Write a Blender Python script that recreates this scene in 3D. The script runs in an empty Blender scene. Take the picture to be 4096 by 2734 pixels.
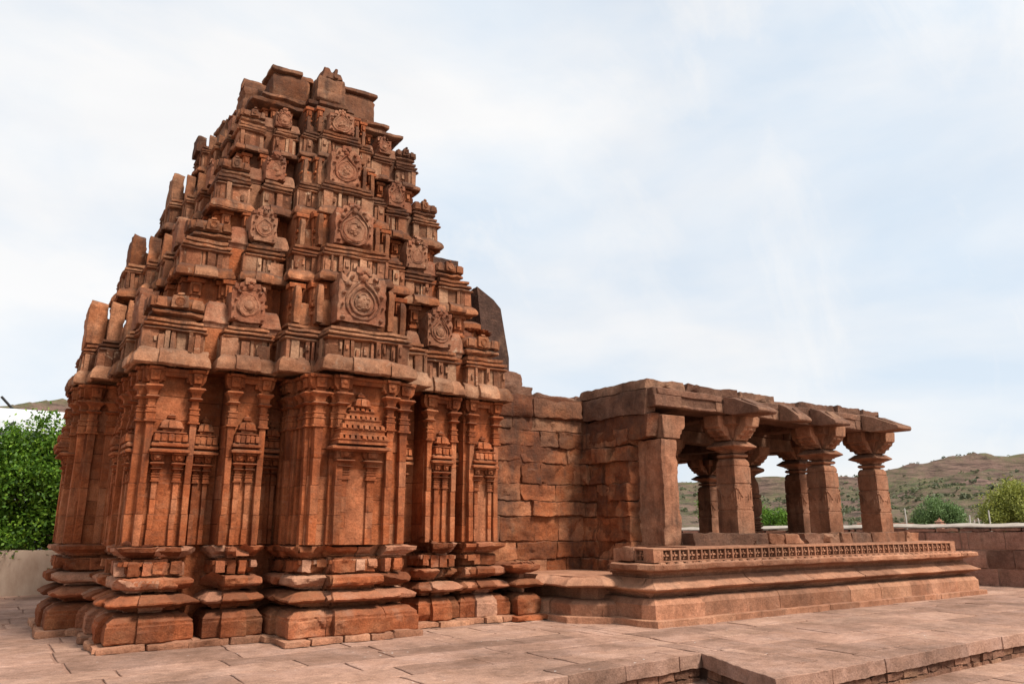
import bpy, math, random
import numpy as np
from mathutils import Vector, Matrix

SC = bpy.context.scene
COL = SC.collection
R = math.radians
random.seed(7)
rng = np.random.default_rng(7)

# ------------------------------------------------------------------ camera
CAM_Z = 1.6
cd = bpy.data.cameras.new("camera")
cam = bpy.data.objects.new("camera", cd)
COL.objects.link(cam)
cd.sensor_width = 36.0
cd.lens = 36.0 * 3000 / 4096
cd.clip_end = 3000
PITCH, YAW = .2401, .597
cam.location = (0, 0, CAM_Z)
cam.rotation_euler = (math.pi / 2 + PITCH, 0, -YAW)
SC.camera = cam

# ------------------------------------------------------------------ light
SUN_DIR = Vector((.32, -.84, 1.18)).normalized()
world = bpy.data.worlds.new("World")
SC.world = world
world.use_nodes = True
wn, wl = world.node_tree.nodes, world.node_tree.links
wn.clear()
w_out = wn.new("ShaderNodeOutputWorld")
w_bg = wn.new("ShaderNodeBackground")
w_bg.inputs[1].default_value = .1
w_sky = wn.new("ShaderNodeTexSky")
w_sky.sky_type = 'NISHITA'
w_sky.sun_disc = False
w_sky.sun_elevation = math.asin(SUN_DIR.z)
w_sky.sun_rotation = math.atan2(SUN_DIR.x, SUN_DIR.y)
w_sky.dust_density = 2.0
w_tc = wn.new("ShaderNodeTexCoord")
w_map = wn.new("ShaderNodeMapping")
w_map.inputs['Scale'].default_value = (1.0, 1.0, 2.4)
w_map.inputs['Rotation'].default_value = (0, R(12), R(15))
w_map.inputs['Location'].default_value = (.35, .1, .2)
w_n1 = wn.new("ShaderNodeTexNoise")
w_n1.inputs['Scale'].default_value = 1.5
w_n1.inputs['Detail'].default_value = 9
w_n1.inputs['Roughness'].default_value = .5
w_n1.inputs['Distortion'].default_value = .35
w_r1 = wn.new("ShaderNodeValToRGB")
w_r1.color_ramp.elements[0].position = .34
w_r1.color_ramp.elements[0].color = (.84, .84, .84, 1)
w_r1.color_ramp.elements[1].position = .66
w_r1.color_ramp.elements[1].color = (1, 1, 1, 1)
w_n2 = wn.new("ShaderNodeTexNoise")
w_n2.inputs['Scale'].default_value = 2.1
w_n2.inputs['Detail'].default_value = 7
w_n2.inputs['Distortion'].default_value = .25
w_r2 = wn.new("ShaderNodeValToRGB")
w_r2.color_ramp.elements[0].position = .37
w_r2.color_ramp.elements[0].color = (5.75, 6.5, 7.3, 1)
w_r2.color_ramp.elements[1].position = .60
w_r2.color_ramp.elements[1].color = (7.6, 7.55, 7.5, 1)
w_mix = wn.new("ShaderNodeMix")
w_mix.data_type = 'RGBA'
wl.new(w_tc.outputs['Generated'], w_map.inputs[0])
wl.new(w_map.outputs[0], w_n1.inputs['Vector'])
wl.new(w_map.outputs[0], w_n2.inputs['Vector'])
wl.new(w_n1.outputs['Fac'], w_r1.inputs[0])
wl.new(w_n2.outputs['Fac'], w_r2.inputs[0])
wl.new(w_r1.outputs[0], w_mix.inputs['Factor'])
wl.new(w_sky.outputs[0], w_mix.inputs['A'])
w_m3 = wn.new("ShaderNodeMapping")
w_m3.inputs['Rotation'].default_value = (R(25), R(-30), R(40))
w_m3.inputs['Scale'].default_value = (1.0, 3.2, 1.4)
w_n3 = wn.new("ShaderNodeTexNoise")
w_n3.inputs['Scale'].default_value = 2.6
w_n3.inputs['Detail'].default_value = 10
w_n3.inputs['Roughness'].default_value = .62
w_n3.inputs['Distortion'].default_value = .5
w_r3 = wn.new("ShaderNodeValToRGB")
w_r3.color_ramp.elements[0].position = .52
w_r3.color_ramp.elements[0].color = (0, 0, 0, 1)
w_r3.color_ramp.elements[1].position = .74
w_r3.color_ramp.elements[1].color = (.85, .85, .85, 1)
w_mx2 = wn.new("ShaderNodeMix")
w_mx2.data_type = 'RGBA'
w_mx2.inputs['B'].default_value = (7.7, 7.65, 7.55, 1)
wl.new(w_tc.outputs['Generated'], w_m3.inputs[0])
wl.new(w_m3.outputs[0], w_n3.inputs['Vector'])
wl.new(w_n3.outputs['Fac'], w_r3.inputs[0])
wl.new(w_r3.outputs[0], w_mx2.inputs['Factor'])
wl.new(w_r2.outputs[0], w_mx2.inputs['A'])
wl.new(w_mx2.outputs['Result'], w_mix.inputs['B'])
wl.new(w_mix.outputs['Result'], w_bg.inputs[0])
wl.new(w_bg.outputs[0], w_out.inputs[0])

sd = bpy.data.lights.new("sun", 'SUN')
sd.energy = 4.0
sd.angle = R(13)
sd.color = (1, .93, .83)
sun = bpy.data.objects.new("sun", sd)
COL.objects.link(sun)
sun.rotation_euler = SUN_DIR.to_track_quat('Z', 'Y').to_euler()

SC.cycles.diffuse_bounces = 1
SC.view_settings.view_transform = 'Standard'
SC.view_settings.look = 'None'
SC.view_settings.exposure = .42
SC.view_settings.gamma = 1.0

# ------------------------------------------------------------------ numpy noise
def _hash(ix, iy, iz, s):
    h = (ix * 73856093) ^ (iy * 19349663) ^ (iz * 83492791) ^ (s * 2654435761)
    h = (h ^ (h >> 13)) * 1274126177
    h = h ^ (h >> 16)
    return (h & 0xffffff) / float(0x7fffff) - 1.0

def vnoise(P, s=0):
    I = np.floor(P).astype(np.int64)
    f = P - I
    u = f * f * f * (f * (f * 6 - 15) + 10)
    out = 0
    for dx in (0, 1):
        wx = u[:, 0] if dx else 1 - u[:, 0]
        for dy in (0, 1):
            wy = u[:, 1] if dy else 1 - u[:, 1]
            for dz in (0, 1):
                wz = u[:, 2] if dz else 1 - u[:, 2]
                out = out + wx * wy * wz * _hash(I[:, 0] + dx, I[:, 1] + dy, I[:, 2] + dz, s)
    return out

def vec_noise(P, s=0):
    return np.stack([vnoise(P, s), vnoise(P + 31.7, s + 1), vnoise(P + 71.3, s + 2)], 1)

def fbm(P, s=0, octs=4):
    o = 0
    a = 1
    for i in range(octs):
        o = o + a * vnoise(P * 2 ** i, s + i * 7)
        a *= .5
    return o

# ------------------------------------------------------------------ tagging
def tag(o, label=None, cat=None, group=None, kind=None):
    if label: o["label"] = label
    if cat: o["category"] = cat
    if group: o["group"] = group
    if kind: o["kind"] = kind
    return o

def empty(name, loc, label=None, cat=None, group=None):
    o = bpy.data.objects.new(name, None)
    o.empty_display_size = .3
    o.location = loc
    COL.objects.link(o)
    return tag(o, label, cat, group)

def copy_tree(o, parent, off=(0, 0, 0), rz=0):
    c = o.copy()
    COL.objects.link(c)
    c.parent = parent
    c.location = Vector(o.location) + Vector(off)
    c.rotation_euler = (0, 0, rz)
    for ch in list(o.children):
        d = ch.copy()
        COL.objects.link(d)
        d.parent = c
    return c

# ------------------------------------------------------------------ mesh builder
def WORLD(t, o, z):
    return (t, o, z)

class MB:
    def __init__(s, cell=None, frac=None):
        s.frac = frac
        s.V = []; s.Q = []; s.T = []; s.tq = []; s.tt = []; s.C = []
        s.n = 0
        s.cell = cell

    def _break(s, V):
        """knock flat-faced chips off the edges and corners of one block"""
        n, d0, d1 = s.frac
        c = V.mean(0)
        ext = V.max(0) - V.min(0)
        for _ in range(n if isinstance(n, int) else rng.poisson(n)):
            q = V[rng.integers(len(V))]
            rad = rng.uniform(.09, .36)
            near = np.linalg.norm(V - q, axis=1) < rad
            if near.sum() < 3: continue
            u = rng.normal(size=3); u /= np.linalg.norm(u)
            o = q - c; o = o / (np.linalg.norm(o) + 1e-6)
            u = u * .8 + o * .9; u[2] -= .45; u /= np.linalg.norm(u)
            W = V[near]
            h = W @ u
            dep = rng.uniform(d0, d1)
            over = h - (h.max() - dep)
            m = over > 0
            W[m] -= over[m][:, None] * u
            V[near] = W
        return V

    def _add(s, V, Q, T, tint):
        V = np.asarray(V, float).reshape(-1, 3)
        if s.frac:
            # weld first so that shared corners move together
            key = np.round(V * 2000).astype(np.int64)
            _, f_, iv = np.unique(key, axis=0, return_index=True, return_inverse=True)
            V = s._break(V[f_])[iv.reshape(-1)]
        Q = np.asarray(Q, np.int64).reshape(-1, 4)
        T = np.asarray(T, np.int64).reshape(-1, 3)
        c = V.mean(0)
        W = V - c
        vol = 0
        if len(Q):
            a, b, cc, d = W[Q[:, 0]], W[Q[:, 1]], W[Q[:, 2]], W[Q[:, 3]]
            vol += np.einsum('ij,ij->i', a, np.cross(b, cc)).sum() + np.einsum('ij,ij->i', a, np.cross(cc, d)).sum()
        if len(T):
            a, b, cc = W[T[:, 0]], W[T[:, 1]], W[T[:, 2]]
            vol += np.einsum('ij,ij->i', a, np.cross(b, cc)).sum()
        if vol < 0:
            Q = Q[:, ::-1]; T = T[:, ::-1]
        s.V.append(V); s.Q.append(Q + s.n); s.T.append(T + s.n)
        s.tq.append(np.full(len(Q), tint)); s.tt.append(np.full(len(T), tint))
        s.C.append(np.repeat(c[None], len(V), 0))
        s.n += len(V)

    def cut(s, u, depth, frac=1.0, c=None):
        """plane-cut the most recently added block across direction u"""
        u = np.asarray(u, float); u = u / np.linalg.norm(u)
        V = s.V[-1]
        h = V @ u
        over = np.maximum(h - (h.max() - depth), 0)
        s.V[-1] = V - over[:, None] * u

    def loft(s, rings, cap=(True, True), tint=None, cell=None, closed=True):
        if tint is None: tint = random.random()
        cell = cell or s.cell
        Rg = np.asarray(rings, float)
        k, n, _ = Rg.shape
        m = n if closed else n - 1
        nu = [1] * m
        nv = [1] * (k - 1)
        if cell:
            if n == 4 or not closed:
                for j in range(m):
                    L = max(np.linalg.norm(Rg[i, (j + 1) % n] - Rg[i, j]) for i in range(k))
                    nu[j] = max(1, int(round(L / cell)))
                if closed:
                    nu[0] = nu[2] = max(nu[0], nu[2]); nu[1] = nu[3] = max(nu[1], nu[3])
            for i in range(k - 1):
                L = max(np.linalg.norm(Rg[i + 1, j] - Rg[i, j]) for j in range(n))
                nv[i] = max(1, int(round(L / cell)))
        rows = []
        def ringpts(P):
            out = []
            for j in range(m):
                a, b = P[j], P[(j + 1) % n]
                f = np.arange(nu[j])[:, None] / nu[j]
                out.append(a + (b - a) * f)
            if not closed: out.append(P[-1:])
            return np.concatenate(out)
        for i in range(k - 1):
            A, B = ringpts(Rg[i]), ringpts(Rg[i + 1])
            for v in range(nv[i]):
                rows.append(A + (B - A) * v / nv[i])
        rows.append(ringpts(Rg[-1]))
        nr, nc = len(rows), len(rows[0])
        V = np.concatenate(rows)
        idx = np.arange(nr * nc).reshape(nr, nc)
        if closed:
            nx = np.roll(idx, -1, 1)
            Q = np.stack([idx[:-1], nx[:-1], nx[1:], idx[1:]], -1).reshape(-1, 4)
        else:
            Q = np.stack([idx[:-1, :-1], idx[:-1, 1:], idx[1:, 1:], idx[1:, :-1]], -1).reshape(-1, 4)
        Qs = [Q]; Ts = []; Vs = [V]; cnt = len(V)
        if closed:
            for w, which in ((0, cap[0]), (k - 1, cap[1])):
                if not which: continue
                P = Rg[w]
                flip = (w == 0)
                if n == 4:
                    a, b = nu[0], nu[1]
                    u = (np.arange(a + 1) / a)[:, None, None]
                    v = (np.arange(b + 1) / b)[None, :, None]
                    G = (P[0] * (1 - u) + P[1] * u) * (1 - v) + (P[3] * (1 - u) + P[2] * u) * v
                    gi = np.arange((a + 1) * (b + 1)).reshape(a + 1, b + 1) + cnt
                    q = np.stack([gi[:-1, :-1], gi[1:, :-1], gi[1:, 1:], gi[:-1, 1:]], -1).reshape(-1, 4)
                    if flip: q = q[:, ::-1]
                    Vs.append(G.reshape(-1, 3)); Qs.append(q); cnt += (a + 1) * (b + 1)
                else:
                    base = 0 if w == 0 else (nr - 1) * nc
                    Vs.append(P.mean(0)[None])
                    j = np.arange(n)
                    t = np.stack([base + j, base + (j + 1) % n, np.full(n, cnt)], 1)
                    if flip: t = t[:, ::-1]
                    Ts.append(t); cnt += 1
        s._add(np.concatenate(Vs), np.concatenate(Qs), np.concatenate(Ts) if Ts else np.zeros((0, 3)), tint)

    def box(s, fr, t0, t1, o0, o1, z0, z1, tint=None, cell=None, dt=0, do=0, j=0):
        """box in a frame; dt/do shrink the top ring; j jitters the corners"""
        rg = []
        for z, a, b in ((z0, 0, 0), (z1, dt, do)):
            rg.append([fr(t0 + a, o0, z), fr(t1 - a, o0, z), fr(t1 - a, o1 - b, z), fr(t0 + a, o1 - b, z)])
        rg = np.array(rg, float)
        if j: rg += rng.uniform(-j, j, rg.shape)
        s.loft(rg, tint=tint, cell=cell)

    def prof(s, fr, t0, t1, o0, o1, profile, tint=None, cell=None):
        """bay-shaped stack: three outer sides swept through profile [(off,z)...]; back side stays put"""
        rg = [[fr(t0 - p, o0, z), fr(t1 + p, o0, z), fr(t1 + p, o1 + p, z), fr(t0 - p, o1 + p, z)] for p, z in profile]
        s.loft(rg, tint=tint, cell=cell)

    def lathe(s, c, profile, n=12, tint=None, axis='z', fr=None, square=0):
        rg = []
        for r, h in profile:
            ring = []
            for k in range(n):
                a = 2 * math.pi * (k + .5) / n
                x, y = r * math.cos(a), r * math.sin(a)
                if axis == 'z': p = (c[0] + x, c[1] + y, c[2] + h)
                else: p = (c[0] + x, c[1] + h, c[2] + y)
                ring.append(fr(*p) if fr else p)
            rg.append(ring)
        s.loft(rg, tint=tint)

    def tube(s, pts, r, n=5, closed=False, tint=None, up=(0, 0, 1)):
        P = np.asarray(pts, float)
        N = len(P)
        rs = np.broadcast_to(np.asarray(r, float), (N,))
        rings = []
        for i in range(N):
            if closed: d = P[(i + 1) % N] - P[i - 1]
            else: d = P[min(i + 1, N - 1)] - P[max(i - 1, 0)]
            d = d / (np.linalg.norm(d) + 1e-9)
            u = np.cross(d, up)
            if np.linalg.norm(u) < 1e-3: u = np.cross(d, (1, 0, 0))
            u /= np.linalg.norm(u)
            w = np.cross(d, u)
            rings.append([P[i] + rs[i] * (math.cos(2 * math.pi * k / n) * u + math.sin(2 * math.pi * k / n) * w) for k in range(n)])
        if closed: rings.append(rings[0])
        s.loft(rings, cap=(not closed, not closed), tint=tint)

    def sweep(s, path, profile, tint=None, cell=None):
        """open plan path [(x,y)] with outward on its right; profile [(off,z)...]"""
        P = np.asarray(path, float)
        n = len(P)
        off = []
        for i in range(n):
            ds = []
            if i > 0: ds.append(P[i] - P[i - 1])
            if i < n - 1: ds.append(P[i + 1] - P[i])
            ns = [np.array([d[1], -d[0]]) / np.linalg.norm(d) for d in ds]
            m = ns[0] if len(ns) == 1 else (ns[0] + ns[1]) / (1 + ns[0] @ ns[1])
            off.append(m)
        off = np.array(off)
        rg = [np.concatenate([P + off * p, np.full((n, 1), z)], 1) for p, z in profile]
        s.loft(rg, cap=(False, False), tint=tint, cell=cell, closed=False)

    def build(s, name, mat, parent=None, base=(0, 0, 0), amp=0, freq=4, chip=0, cfreq=3, smooth=0,
              bevel=0, angle=38, warp=None, fine=0):
        V = np.concatenate(s.V); Q = np.concatenate(s.Q); T = np.concatenate(s.T)
        C = np.concatenate(s.C)
        tint = np.concatenate(s.tq + s.tt)
        key = np.round(V * 2000).astype(np.int64)
        _, first, inv = np.unique(key, axis=0, return_index=True, return_inverse=True)
        inv = inv.reshape(-1)
        V = V[first]; C = C[first]
        Q = inv[Q]; T = inv[T]
        if smooth:
            E = np.concatenate([Q[:, [0, 1]], Q[:, [1, 2]], Q[:, [2, 3]], Q[:, [3, 0]], T[:, [0, 1]], T[:, [1, 2]], T[:, [2, 0]]])
            for _ in range(smooth):
                acc = np.zeros_like(V); cnt = np.zeros(len(V))
                np.add.at(acc, E[:, 0], V[E[:, 1]]); np.add.at(cnt, E[:, 0], 1)
                np.add.at(acc, E[:, 1], V[E[:, 0]]); np.add.at(cnt, E[:, 1], 1)
                V = V * .5 + .5 * acc / np.maximum(cnt, 1)[:, None]
        P0 = V.copy()
        if chip:
            n1 = fbm(P0 * cfreq * np.array([1, 1, 1.6]), 91, 3)
            k = np.clip(n1 - .12, 0, .7)
            d = C - P0
            d[:, 2] *= .45
            L = np.linalg.norm(d, axis=1)[:, None] + 1e-6
            V = V + d / L * np.minimum(k[:, None] * chip, L * .5)
        if amp:
            V = V + vec_noise(P0 * freq, 11) * amp + vec_noise(P0 * freq * 2.7, 23) * amp * .45
        if fine:
            V = V + vec_noise(P0 * 23, 47) * fine
        if warp: V = warp(V)
        V = V - np.asarray(base, float)
        me = bpy.data.meshes.new(name)
        nq, nt = len(Q), len(T)
        me.vertices.add(len(V)); me.vertices.foreach_set("co", V.astype(np.float32).ravel())
        loops = np.concatenate([Q.ravel(), T.ravel()])
        me.loops.add(len(loops)); me.loops.foreach_set("vertex_index", loops.astype(np.int32))
        me.polygons.add(nq + nt)
        st = np.concatenate([np.arange(nq) * 4, nq * 4 + np.arange(nt) * 3])
        me.polygons.foreach_set("loop_start", st.astype(np.int32))
        at = me.attributes.new("tint", 'FLOAT', 'FACE')
        at.data.foreach_set("value", tint.astype(np.float32))
        me.update(calc_edges=True)
        me.validate()
        me.polygons.foreach_set("use_smooth", np.ones(len(me.polygons), bool))
        try: me.set_sharp_from_angle(angle=R(angle))
        except Exception: pass
        me.materials.append(mat)
        o = bpy.data.objects.new(name, me)
        COL.objects.link(o)
        if parent: o.parent = parent
        if bevel:
            b = o.modifiers.new("edge", 'BEVEL')
            b.width = bevel; b.segments = 1; b.limit_method = 'ANGLE'; b.angle_limit = R(40)
        return o

# ------------------------------------------------------------------ materials
class NT:
    def __init__(s, name):
        s.m = bpy.data.materials.new(name)
        s.m.use_nodes = True
        s.n = s.m.node_tree.nodes; s.l = s.m.node_tree.links
        s.b = s.n["Principled BSDF"]
        s.geo = s.n.new("ShaderNodeNewGeometry")
    def noise(s, scale, detail=5, rough=.55, vec=None, sc=None, dist=0):
        t = s.n.new("ShaderNodeTexNoise")
        t.inputs['Scale'].default_value = scale
        t.inputs['Detail'].default_value = detail
        t.inputs['Roughness'].default_value = rough
        t.inputs['Distortion'].default_value = dist
        v = vec or s.geo.outputs['Position']
        if sc:
            mp = s.n.new("ShaderNodeMapping"); mp.inputs['Scale'].default_value = sc
            s.l.new(v, mp.inputs[0]); v = mp.outputs[0]
        s.l.new(v, t.inputs['Vector'])
        return t.outputs['Fac']
    def ramp(s, fac, stops):
        r = s.n.new("ShaderNodeValToRGB")
        e = r.color_ramp.elements
        while len(e) < len(stops): e.new(.5)
        for i, (p, c) in enumerate(stops):
            e[i].position = p
            e[i].color = (*c, 1) if isinstance(c, tuple) else (c, c, c, 1)
        s.l.new(fac, r.inputs[0])
        return r.outputs[0]
    def mix(s, fac, a, b, mode='MIX'):
        m = s.n.new("ShaderNodeMix"); m.data_type = 'RGBA'; m.blend_type = mode
        for k, v in (('Factor', fac), ('A', a), ('B', b)):
            if isinstance(v, (int, float)): m.inputs[k].default_value = v
            elif isinstance(v, tuple): m.inputs[k].default_value = (*v, 1)
            else: s.l.new(v, m.inputs[k])
        return m.outputs['Result']
    def math(s, op, a, b=None, clamp=False):
        m = s.n.new("ShaderNodeMath"); m.operation = op; m.use_clamp = clamp
        for i, v in ((0, a), (1, b)):
            if v is None: continue
            if isinstance(v, (int, float)): m.inputs[i].default_value = v
            else: s.l.new(v, m.inputs[i])
        return m.outputs[0]
    def sep(s, v):
        x = s.n.new("ShaderNodeSeparateXYZ"); s.l.new(v, x.inputs[0]); return x.outputs
    def mrange(s, v, a, b, c=0, d=1):
        m = s.n.new("ShaderNodeMapRange")
        s.l.new(v, m.inputs[0])
        for i, q in enumerate((a, b, c, d)): m.inputs[i + 1].default_value = q
        return m.outputs[0]
    def attr(s, name="tint"):
        a = s.n.new("ShaderNodeAttribute"); a.attribute_name = name; return a.outputs['Fac']
    def bump(s, h, strength=.4, dist=.01, prev=None):
        b = s.n.new("ShaderNodeBump")
        b.inputs['Strength'].default_value = strength; b.inputs['Distance'].default_value = dist
        s.l.new(h, b.inputs['Height'])
        if prev: s.l.new(prev, b.inputs['Normal'])
        return b.outputs[0]
    def done(s, col, normal=None, rough=.9, spec=.15):
        s.l.new(col, s.b.inputs['Base Color']) if not isinstance(col, tuple) else setattr(s.b.inputs['Base Color'], 'default_value', (*col, 1))
        s.b.inputs['Roughness'].default_value = rough
        s.b.inputs['Specular IOR Level'].default_value = spec
        if normal: s.l.new(normal, s.b.inputs['Normal'])
        return s.m

def stone(name, cols, stain=.35, stain_col=(.055, .032, .024), lichen=.15, lichen_col=(.40, .33, .25),
          tint_amt=.35, top=.5, top_col=(.20, .115, .08), pale=(.48, .27, .16), bump=.5, streak=.4, zstain=None, dk=.80, speck=False):
    s = NT(name)
    g = s.geo.outputs['Position']
    dk *= .86
    cols = [tuple(v * dk for v in c) for c in cols]
    pale = tuple(v * dk for v in pale); top_col = tuple(v * dk for v in top_col)
    n1 = s.noise(1.4, 7, .68)
    c = s.ramp(n1, [(.34, cols[0]), (.50, cols[1]), (.64, cols[2])])
    tt = s.attr()
    # every block its own shade of the same sandstone
    c = s.mix(s.math('MULTIPLY', s.ramp(tt, [(.62, 0.0), (.97, 1.0)]), tint_amt), c, pale)
    v = s.mrange(tt, 0, .6, 1 - tint_amt * .9, 1.12)
    n2 = s.noise(7, 6, .65)
    c = s.mix(1.0, c, s.ramp(n2, [(.3, .74), (.5, 1.0), (.72, 1.2)]), 'MULTIPLY')
    c = s.mix(1.0, c, s.ramp(s.noise(.42, 3, .6), [(.32, .70), (.5, 1.0), (.68, 1.16)]), 'MULTIPLY')
    n3 = s.noise(46, 3, .7)
    c = s.mix(1.0, c, s.ramp(n3, [(.32, .74), (.68, 1.2)]), 'MULTIPLY')
    vv = s.n.new("ShaderNodeCombineColor")
    for i in range(3): s.l.new(v, vv.inputs[i])
    c = s.mix(1.0, c, vv.outputs[0], 'MULTIPLY')
    # bedding of the sandstone
    bed = s.noise(3.0, 4, .6, sc=(.7, .7, 9))
    c = s.mix(s.math('MULTIPLY', s.ramp(bed, [(.55, 0.0), (.75, 1.0)]), .28), c, (.30, .15, .09))
    # weathered upper faces
    nz = s.sep(s.geo.outputs['Normal'])[2]
    up = s.mrange(nz, .35, .85)
    c = s.mix(s.math('MULTIPLY', s.math('MULTIPLY', up, s.ramp(s.noise(3.5, 5), [(.3, .35), (.6, 1.0)])), top), c, top_col)
    # black biological staining, in run-off streaks and blotches
    b1 = s.noise(1.3, 7, .68)
    b2 = s.noise(2.2, 5, .6, sc=(2.6, 2.6, .35))
    if zstain:
        zz = s.mrange(s.sep(g)[2], zstain[0], zstain[1])
        hi = s.math('MULTIPLY', zz, .22)
        b1 = s.math('ADD', b1, hi)
    c = s.mix(s.math('MULTIPLY', s.ramp(b1, [(.49, 0.0), (.70, 1.0)]), stain), c, stain_col)
    c = s.mix(s.math('MULTIPLY', s.ramp(b2, [(.51, 0.0), (.68, 1.0)]), streak), c, stain_col)
    c = s.mix(s.math('MULTIPLY', s.ramp(s.noise(1.0, 9, .7, dist=.3), [(.58, 0.0), (.70, 1.0)]), .38), c, pale)
    l1 = s.noise(5.5, 8, .72, dist=.4)
    c = s.mix(s.math('MULTIPLY', s.ramp(l1, [(.60, 0.0), (.68, 1.0)]), lichen), c, lichen_col)
    if speck:
        vo = s.n.new("ShaderNodeTexVoronoi"); vo.inputs['Scale'].default_value = 5.5
        s.l.new(g, vo.inputs['Vector'])
        sp = s.math('LESS_THAN', s.math('ADD', vo.outputs['Distance'], s.math('MULTIPLY', s.noise(60, 2), .12)), .135)
        sp = s.math('MULTIPLY', sp, s.ramp(s.noise(.8, 2), [(.54, 0.0), (.60, 1.0)]))
        c = s.mix(s.math('MULTIPLY', sp, .7), c, (.62, .60, .57))
    h1 = s.noise(18, 8, .7)
    h2 = s.noise(95, 3, .6)
    nb = s.bump(h1, min(1, bump * 1.5), .035)
    nb = s.bump(h2, min(1, bump), .006, nb)
    return s.done(c, nb, .92, .12)

RED = ((.33, .086, .030), (.50, .142, .052), (.58, .205, .088))
BRN = ((.28, .092, .040), (.45, .162, .070), (.56, .245, .125))
M_WALL = stone("red_sandstone_wall", RED, stain=.5, lichen=.10, top=.45, streak=.55, tint_amt=.30, stain_col=(.07, .028, .018))
M_PLINTH = stone("red_sandstone_plinth", ((.34, .090, .034), (.47, .140, .056), (.53, .205, .095)), tint_amt=.6, pale=(.58, .36, .25), stain=.45, lichen=.06, top=.3, top_col=(.38, .17, .10), streak=.15)
M_EAVE = stone("weathered_cornice_stone", ((.36, .14, .07), (.50, .225, .12), (.60, .33, .20)), stain=.6, lichen=.3, top=.5, tint_amt=.5)
M_TIER = stone("weathered_tower_stone", BRN, stain=.62, lichen=.30, top=.95, top_col=(.105, .06, .045), streak=.7, zstain=(4, 11), lichen_col=(.46, .33, .22), tint_amt=.5)
M_FRIEZE = stone("weathered_frieze_stone", ((.30, .105, .052), (.44, .175, .088), (.55, .27, .155)), stain=.6, lichen=.5, top=.8, top_col=(.12, .075, .055), streak=.45, lichen_col=(.56, .40, .27), tint_amt=.6, pale=(.58, .36, .22))
M_PANEL = stone("carved_panel_stone", ((.30, .10, .05), (.40, .15, .08), (.45, .22, .13)), stain=.45, lichen=.45, top=.9, top_col=(.12, .085, .065), lichen_col=(.55, .42, .29))
M_ROUGH = stone("rubble_sandstone", ((.28, .085, .034), (.48, .150, .060), (.56, .225, .105)), zstain=(.5, 4.6), stain=.6, lichen=.08, top=.6, streak=.55, bump=.9, tint_amt=.5, stain_col=(.06, .036, .028))
M_HALL = stone("pillar_sandstone", ((.30, .125, .068), (.42, .19, .108), (.50, .255, .155)), stain=.55, lichen=.06, top=.5, streak=.45, bump=.5, tint_amt=.3, dk=.92)
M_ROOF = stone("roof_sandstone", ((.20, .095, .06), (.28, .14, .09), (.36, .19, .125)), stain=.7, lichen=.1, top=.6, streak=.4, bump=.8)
M_DARK = stone("dark_weathered_slab", ((.075, .042, .032), (.115, .062, .046), (.16, .088, .064)), stain=.8, lichen=.12, top=.5, streak=.5, bump=.9, top_col=(.12, .08, .06))
M_BASE = stone("platform_sandstone", ((.36, .155, .085), (.47, .215, .125), (.52, .26, .16)), stain=.3, lichen=.04, top=.3, top_col=(.40, .22, .15), streak=.22, bump=.45, tint_amt=.35, dk=.95)
M_PAVE = stone("paving_sandstone", ((.38, .215, .15), (.47, .275, .20), (.52, .32, .245)), dk=.80, speck=True, stain=.30, lichen=.04, top=0, streak=0, bump=.4, tint_amt=.24, pale=(.55, .35, .25))
M_EDGE = stone("terrace_edge_stone", ((.30, .15, .095), (.40, .20, .13), (.46, .24, .155)), stain=.4, lichen=.08, top=.2, top_col=(.42, .24, .17), streak=.3, bump=.9, tint_amt=.5)
M_BOUND = stone("boundary_wall_stone", ((.40, .19, .13), (.47, .235, .165), (.54, .285, .20)), stain=.3, lichen=.05, top=.2, streak=.35, bump=.8, tint_amt=.55, pale=(.52, .29, .18), dk=.95)

def plain(name, c1, c2, scale=2, rough=.85, bump=.3, sc=None, spec=.2):
    s = NT(name)
    n = s.noise(scale, 7, .65, sc=sc)
    c = s.ramp(n, [(.3, c1), (.7, c2)])
    return s.done(c, s.bump(s.noise(scale * 12, 5), bump, .01), rough, spec)

M_CEM = plain("pale_cement", (.24, .20, .165), (.40, .35, .30), 3)
M_MORTAR = plain("earth_mortar", (.22, .12, .085), (.30, .17, .12), 5)
M_WHITE = plain("whitewash", (.50, .52, .55), (.66, .68, .71), 1.2, sc=(1, 1, .3))
M_PLASTER = plain("stained_plaster", (.28, .185, .13), (.44, .33, .25), 1.5, sc=(1.5, 1.5, .6))
M_POST = plain("white_post", (.34, .32, .29), (.44, .42, .38), 5)
M_WIRE = plain("black_cable", (.03, .03, .03), (.05, .05, .05), 5)
M_BARK = plain("bark", (.10, .07, .05), (.18, .13, .09), 6, sc=(3, 3, .6))

def leaf_mat(name, dark, mid, light):
    s = NT(name)
    t = s.attr()
    c = s.ramp(t, [(.0, dark), (.5, mid), (1.0, light)])
    m = s.done(c, None, .55, .3)
    s.b.inputs['Transmission Weight'].default_value = 0
    tr = s.n.new("ShaderNodeBsdfTranslucent")
    mx = s.n.new("ShaderNodeMixShader")
    mx.inputs[0].default_value = .28
    s.l.new(c, tr.inputs[0])
    s.l.new(s.b.outputs[0], mx.inputs[1]); s.l.new(tr.outputs[0], mx.inputs[2])
    s.l.new(mx.outputs[0], s.n["Material Output"].inputs[0])
    return m

M_LEAF = leaf_mat("bright_leaf", (.03, .075, .010), (.10, .21, .018), (.26, .40, .04))
M_LEAF2 = leaf_mat("dark_leaf", (.07, .12, .04), (.14, .22, .07), (.22, .31, .11))
M_LEAF3 = leaf_mat("olive_leaf", (.15, .17, .03), (.26, .28, .05), (.38, .38, .09))
M_SCRUB = leaf_mat("scrub_leaf", (.085, .10, .055), (.12, .135, .07), (.16, .17, .085))

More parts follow.
